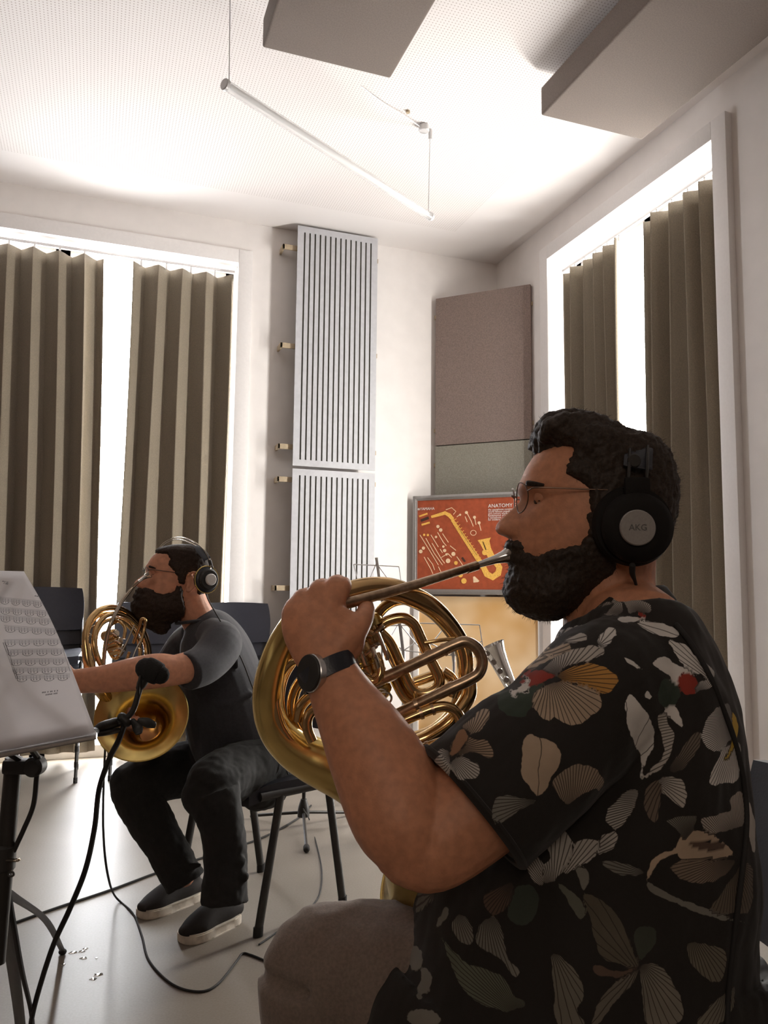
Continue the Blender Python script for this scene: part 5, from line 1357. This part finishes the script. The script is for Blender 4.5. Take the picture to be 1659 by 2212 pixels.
def print_pattern(o, bvh):
    me = o.data; base = origin(o)
    co = get_co(me) + np.array(base)
    XX = co @ np.array(RX); ZZ = co[:, 2]
    n = len(co)
    SDm = np.full(n, -1.0); COLm = np.zeros((n, 4)); COLm[:, 3] = 1; VE = np.zeros(n); NV_ = np.zeros(n)
    for poly, colr, cen_, nv in PET:
        def conv3(x, y):
            X, Y = 860 + x / 2.0763, 1250 + y / 2.0763
            d = (FW + CR * ((X - IW / 2) / F_PX) - CU * ((Y - IH / 2) / F_PX)).normalized()
            hit = bvh.ray_cast(EYE, d)[0]
            if hit is None: hit = px(X, Y, 1.0)
            return hit
        P3d = [conv3(*p) for p in poly]
        dm = float(np.median([q.dot(FY) for q in P3d]))
        P3d = [q if abs(q.dot(FY) - dm) < .035 else EYE + (q - EYE) * (dm / q.dot(FY)) for q in P3d]
        P = [(q.dot(RX), q.z) for q in P3d]
        # rounded outline
        Pc = [tuple(p) for p in crom([np.array(p) for p in P], 4, True)]
        x0, x1 = min(p[0] for p in Pc) - .03, max(p[0] for p in Pc) + .03; z0, z1 = min(p[1] for p in Pc) - .03, max(p[1] for p in Pc) + .03
        ix = np.where((XX > x0) & (XX < x1) & (ZZ > z0) & (ZZ < z1))[0]
        if len(ix) == 0: continue
        sd = sdf_poly(Pc, XX[ix], ZZ[ix])
        win = sd > SDm[ix]
        win = (sd > -.0008) | (win & (SDm[ix] < 0))
        j = ix[win]; SDm[j] = np.where(sd[win] > -.0008, sd[win], np.maximum(SDm[j], sd[win])); COLm[j, :3] = colr
        if cen_ is not None:
            c0 = np.mean(P, 0); q3 = conv3(*cen_) if (0 < cen_[0] < 1650) else None
            if q3 is not None: q3 = EYE + (q3 - EYE) * (dm / q3.dot(FY))
            pc = np.array((q3.dot(RX), q3.z)) if q3 is not None else None
            if pc is None: pc = c0 + np.array([.1, 0])
            v0 = c0 - pc; a0 = math.atan2(v0[1], v0[0])
            ang = np.arctan2(ZZ[j] - pc[1], XX[j] - pc[0]) - a0
            ang = (ang + PI) % (2 * PI) - PI
            VE[j] = ang * nv; NV_[j] = np.clip(np.hypot(XX[j] - pc[0], ZZ[j] - pc[1]) / max(nv, 1), 0, 1)
        else: VE[j] = 0; NV_[j] = 0
    for nm, arr in (('print_edge', SDm), ('print_vein', VE), ('print_gap', NV_)):
        at = me.attributes.new(nm, 'FLOAT', 'POINT'); at.data.foreach_set('value', arr)
    at = me.attributes.new('print_colour', 'FLOAT_COLOR', 'POINT'); at.data.foreach_set('color', COLm.ravel())
def shirt_material():
    m = bpy.data.materials.new('floral_cloth'); nt, b = nodes(m); L = nt.links
    def attr(nm):
        a = nt.nodes.new('ShaderNodeAttribute'); a.attribute_name = nm; return a
    def mth(op, *a):
        n = nt.nodes.new('ShaderNodeMath'); n.operation = op
        for i, v in enumerate(a):
            if isinstance(v, (int, float)): n.inputs[i].default_value = v
            else: L.new(v, n.inputs[i])
        return n.outputs[0]
    tc = nt.nodes.new('ShaderNodeTexCoord')
    ns = nt.nodes.new('ShaderNodeTexNoise'); ns.inputs['Scale'].default_value = 90; L.new(tc.outputs['Object'], ns.inputs[0])
    ed = mth('ADD', attr('print_edge').outputs['Fac'], mth('MULTIPLY', mth('SUBTRACT', ns.outputs[0], .5), .006))
    inside = nt.nodes.new('ShaderNodeMapRange'); inside.inputs[1].default_value = -.0004; inside.inputs[2].default_value = .0004; L.new(ed, inside.inputs[0])
    v = attr('print_vein').outputs['Fac']; gp = attr('print_gap').outputs['Fac']
    n2 = nt.nodes.new('ShaderNodeTexNoise'); n2.inputs['Scale'].default_value = 45; L.new(tc.outputs['Object'], n2.inputs[0])
    vv = mth('ADD', v, mth('MULTIPLY', mth('SUBTRACT', n2.outputs[0], .5), .35))
    tri = mth('ABSOLUTE', mth('SUBTRACT', mth('FRACT', mth('ADD', vv, 20.5)), .5))    # 0 on a vein
    dist = mth('MULTIPLY', tri, gp)                                                    # metres from the vein
    lin = nt.nodes.new('ShaderNodeMapRange'); lin.inputs[1].default_value = .00025; lin.inputs[2].default_value = .0007; L.new(dist, lin.inputs[0])
    has = mth('GREATER_THAN', gp, .0001)
    line = mth('MULTIPLY', mth('SUBTRACT', 1.0, lin.outputs[0]), has)
    line = mth('MULTIPLY', line, .85)
    n3 = nt.nodes.new('ShaderNodeTexNoise'); n3.inputs['Scale'].default_value = 28; L.new(tc.outputs['Object'], n3.inputs[0])
    shade = nt.nodes.new('ShaderNodeMapRange'); shade.inputs[3].default_value = .72; shade.inputs[4].default_value = 1.12; L.new(n3.outputs[0], shade.inputs[0])
    sc = nt.nodes.new('ShaderNodeVectorMath'); sc.operation = 'SCALE'; L.new(attr('print_colour').outputs['Color'], sc.inputs[0]); L.new(shade.outputs[0], sc.inputs[3])
    m1 = nt.nodes.new('ShaderNodeMix'); m1.data_type = 'RGBA'; m1.inputs[7].default_value = (.03, .022, .018, 1); L.new(line, m1.inputs[0]); L.new(sc.outputs[0], m1.inputs[6])
    m2 = nt.nodes.new('ShaderNodeMix'); m2.data_type = 'RGBA'; m2.inputs[6].default_value = (.019, .0155, .013, 1); L.new(inside.outputs[0], m2.inputs[0]); L.new(m1.outputs[2], m2.inputs[7])
    L.new(m2.outputs[2], b.inputs['Base Color']); b.inputs['Roughness'].default_value = .8; sset(b, 'Sheen Weight', .1); sset(b, 'Specular IOR Level', .3)
    n4 = nt.nodes.new('ShaderNodeTexNoise'); n4.inputs['Scale'].default_value = 700; L.new(tc.outputs['Object'], n4.inputs[0])
    bp = nt.nodes.new('ShaderNodeBump'); bp.inputs['Strength'].default_value = .15; bp.inputs['Distance'].default_value = .001; L.new(n4.outputs[0], bp.inputs['Height']); L.new(bp.outputs[0], b.inputs['Normal'])
    MATS['floral_cloth'] = m
shirt_material()
def bvh_of(os_):
    V, F = [], []
    for o in os_:
        b0 = origin(o); k = len(V)
        V += [v.co + b0 for v in o.data.vertices]; F += [tuple(i + k for i in p.vertices) for p in o.data.polygons]
    return BVHTree.FromPolygons(V, F)
bv = bvh_of([shirt, collar])
for o in (shirt, collar, hem):
    print_pattern(o, bv); o.data.materials.clear(); o.data.materials.append(MATS['floral_cloth'])

# trousers of the near player
bm = BM()
sweep(bm, [px(1290, 2205, 1.05), px(1050, 2160, 1.09), px(820, 2105, 1.12), px(700, 2092, 1.13), px(682, 2104, 1.13)], [.13, .105, .088, .080, .066], n=26)
kp = px(690, 2100, 1.13); fp = Vector((kp.x, kp.y, .07)) + RX * .03
sweep(bm, [kp, kp.lerp(fp, .3), kp.lerp(fp, .7), fp], [.082, .076, .066, .062], n=24, cap='flat')
sweep(bm, [px(1290, 2230, 1.2), px(1000, 2230, 1.27), px(860, 2195, 1.30)], [.13, .09, .075], n=24)
kp = px(860, 2195, 1.30); fp2 = Vector((kp.x, kp.y, .07)) + RX * .05
sweep(bm, [kp, kp.lerp(fp2, .3), kp.lerp(fp2, .7), fp2], [.075, .07, .062, .06], n=24, cap='flat')
o = obj('trousers', bm, MATS['trouser_brown'], NP, loc=NP.location); voxelize(o, 0.005, 3); displace_noise(o, 0.006, 9, aniso=(1.6, 1.6, .5))
for f_, d_ in ((fp, -1), (fp2, -1)):
    hl = Vector((f_.x, f_.y, 0)) + RX * .07; tt = Vector((f_.x, f_.y, 0)) - RX * .21; shoe(NP, hl, tt)

# chair of the near player
nc = px(1362, 2200, 1.12)
make_chair('black chair under the man in the floral shirt, its back at the lower right edge', (nc.x + .0, nc.y, 0.02 - .02), math.atan2(-RX.y, -RX.x))

# ---- watch
wt = thing('wristwatch', 'black round-faced wristwatch on the left wrist of the man with the horn', 'watch', px(668, 1454, .95))
wc = px(709, 1452, .963); wa = (px(708, 1410, .972) - px(735, 1490, .958)).normalized()
w1 = (RX - wa * RX.dot(wa)).normalized(); w2 = wa.cross(w1)
bm = BM(); G = []
for k in range(40):
    q = 2 * PI * k / 40; row = []
    for s_, g_ in ((-.011, 0), (-.0105, .0028), (.0105, .0028), (.011, 0)):
        row.append(bm.verts.new(wc + w1 * ((.0325 + g_) * math.cos(q)) + w2 * ((.0265 + g_) * math.sin(q)) + wa * (s_ + .004 * math.cos(q))))
    G.append(row)
for k in range(40):
    a, b = G[k], G[(k + 1) % 40]
    for j in range(4): bm.faces.new((a[j], b[j], b[(j + 1) % 4], a[(j + 1) % 4]))
obj('strap', bm, MATS['black_leather'], wt)
fn = (-RX * .74 - FY * .66 + UZ * .08).normalized(); fc = px(672, 1454, .945)
bm = BM(); disc_cyl(bm, fc + fn * -.002, fn, .0225, .010, 40, bev=.0015); obj('case', bm, MATS['steel'], wt, label='steel case')
bm = BM(); disc_cyl(bm, fc + fn * .0035, fn, .0215, .004, 40, bev=.001); obj('dial', bm, MATS['black_plastic'], wt, label='black dial')
bm = BM(); sweep(bm, [px(698, 1474, .94), px(706, 1468, .94)], .0028, n=10); obj('crown', bm, MATS['steel'], wt)

# ---- spectacles
sp_n = thing('spectacles', 'thin round wire glasses on the man in the floral shirt', 'glasses', HN @ Vector((-0.12, 0, 0.02)))
spectacles(sp_n, HN, '', MATS['wire_dark'], 0.0215)

# ---- headphones
hn = thing('headphones', 'black closed headphones with a silver disc on the man in the floral shirt', 'headphones', px(1375, 1140, 1.05))
AX = -FY
cE = px(1374, 1140, 1.052)
bm = BM(); lathe(bm, px(1366, 1136, 1.066), AX, [(-.012, .036), (-.010, .049), (0, .0545), (.009, .052), (.012, .040)], 48, thick=.016); obj('ear_cushion', bm, MATS['cup_black'], hn)
bm = BM(); lathe(bm, cE + AX * .004, AX, [(-.006, .0005), (-.006, .046), (.0, .0475), (.010, .045), (.018, .036), (.021, .026), (.0215, .0005)], 56); obj('ear_cup', bm, MATS['cup_black'], hn)
cD = px(1377, 1140, 1.024)
bm = BM(); disc_cyl(bm, cD, AX, .0233, .005, 48, bev=.0012); dsc = obj('disc', bm, MATS['steel'], hn, label='brushed silver disc')
dsc.data.materials.clear(); mat('disc_silver', (.36, .34, .32), .45, .6, noise_amt=.05, noise_scale=300); dsc.data.materials.append(MATS['disc_silver'])
mat('logo_grey', (.12, .115, .11), .5)
text_mesh('logo_text', 'AKG', MATS['logo_grey'], hn, cD + AX * .0027 - RX * 0 - UZ * .0035, RX, UZ, .0115, .0003, 'CENTER')
bm = BM(); lathe(bm, px(1366, 1136, 1.236), FY, [(-.012, .036), (-.010, .049), (0, .0545), (.009, .052), (.012, .040)], 36, thick=.016); obj('ear_cushion', bm, MATS['cup_black'], hn)
bm = BM(); lathe(bm, px(1370, 1138, 1.25), FY, [(-.006, .0005), (-.006, .046), (.0, .0475), (.010, .045), (.018, .036), (.021, .0005)], 36); obj('ear_cup', bm, MATS['cup_black'], hn)
hb_top = px(1382, 942, 1.15)
for o_ in (-.012, .012):
    bm = BM(); sweep(bm, [cE + RX * o_ + UZ * .045, px(1378, 1020, 1.045) + RX * o_, px(1380, 968, 1.075) + RX * o_, hb_top + RX * o_ + UZ * .004, px(1380, 968, 1.225) + RX * o_, px(1378, 1020, 1.256) + RX * o_, px(1370, 1138, 1.25) + RX * o_ + UZ * .045], .0022, n=8, sub=8); obj('bow_wire', bm, MATS['black_metal'], hn)
bm = BM(); sweep(bm, [px(1378, 1010, 1.055), px(1380, 965, 1.085), hb_top - UZ * .003, px(1380, 965, 1.215), px(1378, 1010, 1.246)], [(.019, .0018)] * 5, ref=RX, n=12, sub=8); obj('head_strap', bm, MATS['black_leather'], hn)
for D_ in (1.045, 1.256):
    bm = BM(); box_frame(bm, px(1376, 1052, D_), RX, FY, UZ, .034, .010, .026, .004); obj('slider', bm, MATS['cup_black'], hn)
bm = BM(); disc_cyl(bm, px(1370, 995, 1.052), AX, .009, .004, 20, bev=.001); obj('rivet', bm, MATS['black_metal'], hn)
def surf(x, y, off=.004):
    d = (FW + CR * ((x - IW / 2) / F_PX) - CU * ((y - IH / 2) / F_PX)).normalized()
    h_ = bv.ray_cast(EYE, d)[0]
    return (h_ - d * off) if h_ is not None else None
cp = [px(1366, 1222, 1.04), px(1366, 1238, 1.05), px(1372, 1256, 1.07), px(1376, 1272, 1.075)]
bm = BM(); sweep(bm, cp, [.0042, .0038, .0022, .0020], n=10, sub=6); obj('cable', bm, MATS['rubber'], hn)
cpts = []
for x, y in ((1462, 1350), (1498, 1398), (1536, 1465), (1562, 1530), (1584, 1590), (1602, 1660), (1612, 1740), (1612, 1800), (1604, 1880), (1594, 1960), (1582, 2060), (1574, 2140), (1570, 2225)):
    p = surf(x, y)
    if p is None:
        for dx in range(2, 80, 3):
            p = surf(x - dx, y)
            if p is not None: break
    if p is not None: cpts.append(p)
bm = BM(); sweep(bm, cpts, .0032, n=10, sub=6); obj('cable', bm, MATS['rubber'], hn, label='black lead running down the back of the shirt')

# ---------------------------------------------------------------- near french horn
NH = thing('french_horn', 'large brass french horn held up by the man in the floral shirt', 'french horn', px(800, 1500, 1.08))
def z2(x, y, D): return (530 + x / 2.765, 1150 + y / 2.765, D)
def nt_(name, pts, r, m='brass', label=None, n=18, sub=8, closed=False, cap='flat'):
    return tube_part(name, NH, [z2(*p) if len(p) == 3 else p for p in pts], r, m, n, sub, label, closed, cap)
# mouthpiece and leadpipe
pA, pB = px(1100, 1199, 1.145), px(1028, 1222, 1.135)
bm = BM(); lathe(bm, pB, (pA - pB), [(0, .0042), (.01, .0048), (.03, .0062), (.043, .0088), (.050, .0112), (.052, .0128), (.0535, .0125), (.0535, .0090), (.048, .0072), (.03, .003)], 40); obj('mouthpiece', bm, MATS['silver'], NH, label='silver mouthpiece')
bm = BM(); sweep(bm, [px(1030, 1222, 1.128), px(1008, 1229, 1.118)], .0068, n=20, cap='flat'); obj('ferrule', bm, MATS['brass_worn'], NH)
bm = BM(); sweep(bm, [px(1012, 1227, 1.12), px(880, 1268, 1.05), px(733, 1308, 1.005)], [.0060, .0064, .0072], n=20, cap='flat'); obj('lead_pipe', bm, MATS['brass_worn'], NH, label='worn leadpipe')
# big circle: the bell tail sweeping round
nt_('bell_tail', [(1320, 880, 1.10), (1300, 700, 1.10), (1210, 545, 1.10), (1080, 425, 1.09), (900, 348, 1.08), (740, 340, 1.07), (560, 385, 1.06)], [.0105, .0118, .0125, .014, .0155, .0165, .0175])
nt_('bell_throat', [(560, 385, 1.06), (400, 430, 1.06), (275, 575, 1.065), (185, 740, 1.07), (138, 930, 1.08), (145, 1080, 1.09), (190, 1190, 1.095), (272, 1279, 1.10), (371, 1342, 1.105), (495, 1395, 1.11), (641, 1455, 1.12), (812, 1560, 1.14)],
    [.0175, .0180, .0185, .0190, .0205, .0215, .0235, .0265, .030, .034, .039, .0445], 'gold_brass', n=28)
bdir = (RX * .62 + FY * .55 - UZ * .52).normalized(); bcn = px(958, 1848, 1.175); bax_ = (bcn - px(775, 1690, 1.12)).normalized() * .8 + bdir * .2
bm = BM(); lathe(bm, bcn, bax_, [(-.15, .040), (-.12, .045), (-.085, .054), (-.05, .070), (-.02, .092), (0, .116), (.004, .124), (.003, .126)], 64, thick=.0016); obj('bell', bm, MATS['gold_brass'], NH)
nt_('outer_loop', [(1330, 860, 1.115), (1330, 980, 1.11), (1230, 1120, 1.10), (1090, 1220, 1.10), (960, 1270, 1.10), (800, 1330, 1.11), (600, 1360, 1.115), (420, 1320, 1.11), (270, 1210, 1.10), (200, 1050, 1.095), (215, 880, 1.09), (300, 740, 1.085), (420, 640, 1.08)], [.0105, .0105, .0100, .0098, .0095, .0092, .009, .009, .009, .0088, .0086, .0084, .008])
nt_('inner_loop', [(1280, 900, 1.13), (1250, 1050, 1.125), (1120, 1180, 1.12), (940, 1240, 1.12), (700, 1290, 1.12), (520, 1290, 1.115), (370, 1220, 1.11), (285, 1080, 1.105), (300, 940, 1.10), (400, 820, 1.095), (520, 740, 1.09)], .0078)
nt_('inner_loop', [(430, 1330, 1.09), (320, 1290, 1.085), (220, 1170, 1.08), (180, 1020, 1.075), (190, 900, 1.075), (250, 790, 1.07), (330, 755, 1.07), (420, 770, 1.07)], .0072)
nt_('crook', [(400, 1250, 1.07), (372, 1180, 1.07), (372, 1110, 1.07), (410, 1060, 1.07), (480, 1040, 1.07)], .007)
nt_('crook', [(600, 900, 1.08), (500, 930, 1.08), (400, 970, 1.08), (330, 1040, 1.08), (310, 1120, 1.085)], .0075)
# tuning slide frame right of the valves
nt_('main_slide', [(640, 950, 1.06), (850, 860, 1.055), (1100, 742, 1.05), (1250, 672, 1.05), (1320, 655, 1.05), (1385, 695, 1.05), (1415, 770, 1.05), (1395, 840, 1.05), (1330, 885, 1.05), (1220, 935, 1.05), (1000, 1040, 1.055), (830, 1130, 1.06)], .0076, 'brass_worn')
for p0, p1 in (((1085, 748), (1110, 737)), ((1222, 934), (1246, 924)), ((1180, 705), (1195, 698)), ((1010, 1035), (1030, 1026))):
    nt_('sleeve_ring', [(p0[0], p0[1], 1.0515), (p1[0], p1[1], 1.0515)], .0088, 'brass_worn')
nt_('first_slide', [(790, 570, 1.085), (850, 530, 1.085), (940, 512, 1.085), (1005, 550, 1.085), (1050, 640, 1.085), (1105, 760, 1.085), (1155, 860, 1.085), (1150, 920, 1.085), (1090, 960, 1.085), (1020, 955, 1.085), (975, 900, 1.085), (925, 790, 1.085), (865, 660, 1.085), (810, 600, 1.085)], .0074)
nt_('second_slide', [(820, 620, 1.10), (860, 720, 1.10), (930, 860, 1.10), (1000, 990, 1.10)], .0058, 'brass_worn')
nt_('second_slide', [(855, 640, 1.10), (900, 740, 1.10), (960, 860, 1.10), (1015, 1000, 1.10)], .0056, 'brass_worn')
nt_('third_slide', [(890, 880, 1.09), (935, 965, 1.09), (975, 1010, 1.09), (1030, 1022, 1.09), (1060, 1000, 1.09)], .0065)
nt_('upper_crook', [(775, 560, 1.095), (800, 480, 1.095), (860, 425, 1.095), (930, 402, 1.095), (1000, 410, 1.095)], .0075)
nt_('cross_tube', [(1010, 895, 1.11), (1080, 870, 1.11), (1140, 848, 1.11)], .0072)
nt_('cross_tube', [(1180, 830, 1.10), (1230, 870, 1.10), (1250, 930, 1.10), (1235, 985, 1.10)], .0072)
nt_('lower_slide', [(830, 1180, 1.05), (1000, 1100, 1.05), (1150, 1045, 1.05), (1225, 1048, 1.05), (1275, 1095, 1.05), (1288, 1170, 1.05), (1260, 1220, 1.05), (1100, 1280, 1.05), (960, 1340, 1.05)], .0070)
nt_('lower_slide', [(840, 1150, 1.085), (1020, 1070, 1.085), (1140, 1020, 1.085)], .007, 'brass_worn')
for p0, p1 in (((1040, 1083), (1060, 1076)), ((1110, 1058), (1128, 1052)), ((1080, 1288), (1100, 1281))): nt_('sleeve_ring', [(p0[0], p0[1], 1.05), (p1[0], p1[1], 1.05)], .0082, 'brass_worn')
nt_('brace', [(1070, 660, 1.075), (1160, 645, 1.075), (1250, 635, 1.08)], .0026)
nt_('brace', [(1005, 325, 1.10), (1010, 350, 1.10)], .005)
nt_('brace', [(700, 920, 1.07), (690, 960, 1.08)], .004)
nt_('brace', [(1015, 955, 1.08), (1030, 1030, 1.07)], .003)
# rotary valves
vax = (FY * .8 - RX * .25 + UZ * .45).normalized()
vdir = (px(*z2(735, 560, 1.09)), px(*z2(690, 700, 1.09)), px(*z2(735, 860, 1.09)))
for i, (x, y, D) in enumerate(((740, 600, 1.085), (700, 720, 1.08), (745, 850, 1.08))):
    c = px(*z2(x, y, D)); up_ = (UZ * .9 - RX * .35).normalized()
    bm = BM(); disc_cyl(bm, c, up_, .0165, .030, 32, bev=.003); v = obj('valve', bm, MATS['brass'], NH)
    bm = BM(); disc_cyl(bm, c + up_ * .017, up_, .0175, .006, 32, bev=.0015); obj('valve_cap', bm, MATS['gold_brass'], v)
    bm = BM(); disc_cyl(bm, c - up_ * .017, up_, .0150, .006, 32, bev=.0015); sweep(bm, [c - FY * .018 - UZ * .004, c - FY * .020 + RX * .018 + UZ * .010], .0028, n=8); obj('stop_arm', bm, MATS['nickel'], v)
    bm = BM(); sweep(bm, [c - FY * .02, c - FY * .022 - RX * .02 + UZ * .01, c - RX * .05 + UZ * .02 - FY * .01, c - RX * .075 + UZ * .045], [.0025, .0022, .0025, .003], n=8); obj('valve_lever', bm, MATS['silver'], v)
bm = BM(); lathe(bm, px(*z2(738, 535, 1.08)), (UZ * .9 - RX * .3), [(-.006, .018), (.0, .0185), (.008, .016), (.012, .008), (.013, .0005)], 36); obj('top_cap', bm, MATS['gold_brass'], NH)
bm = BM(); lathe(bm, px(*z2(800, 950, 1.08)), (-UZ * .9 + RX * .3), [(-.006, .017), (.0, .0175), (.008, .013), (.012, .006), (.013, .0005)], 36); obj('bottom_cap', bm, MATS['gold_brass'], NH)
for x, y, r_ in ((830, 990, 36), (812, 965, 28)):
    nt_('finger_ring', [(x + r_ * 1.2 * math.cos(2 * PI * k / 16), y + r_ * math.sin(2 * PI * k / 16), 1.05) for k in range(16)], .0015, 'nickel', closed=True, sub=2, n=8)
for a, b in (((660, 640), (720, 790)), ((790, 600), (850, 760)), ((640, 700), (690, 860)), ((760, 690), (800, 820))):
    nt_('linkage', [(a[0], a[1], 1.05), ((a[0] + b[0]) / 2, (a[1] + b[1]) / 2 - 6, 1.045), (b[0], b[1], 1.05)], .0028, 'nickel', n=8)
nt_('valve_crook', [(690, 860, 1.05), (760, 890, 1.05), (805, 850, 1.05), (800, 780, 1.055), (780, 730, 1.06)], .0062)
nt_('valve_crook', [(620, 700, 1.06), (640, 620, 1.06), (700, 590, 1.06), (760, 610, 1.06)], .0062)
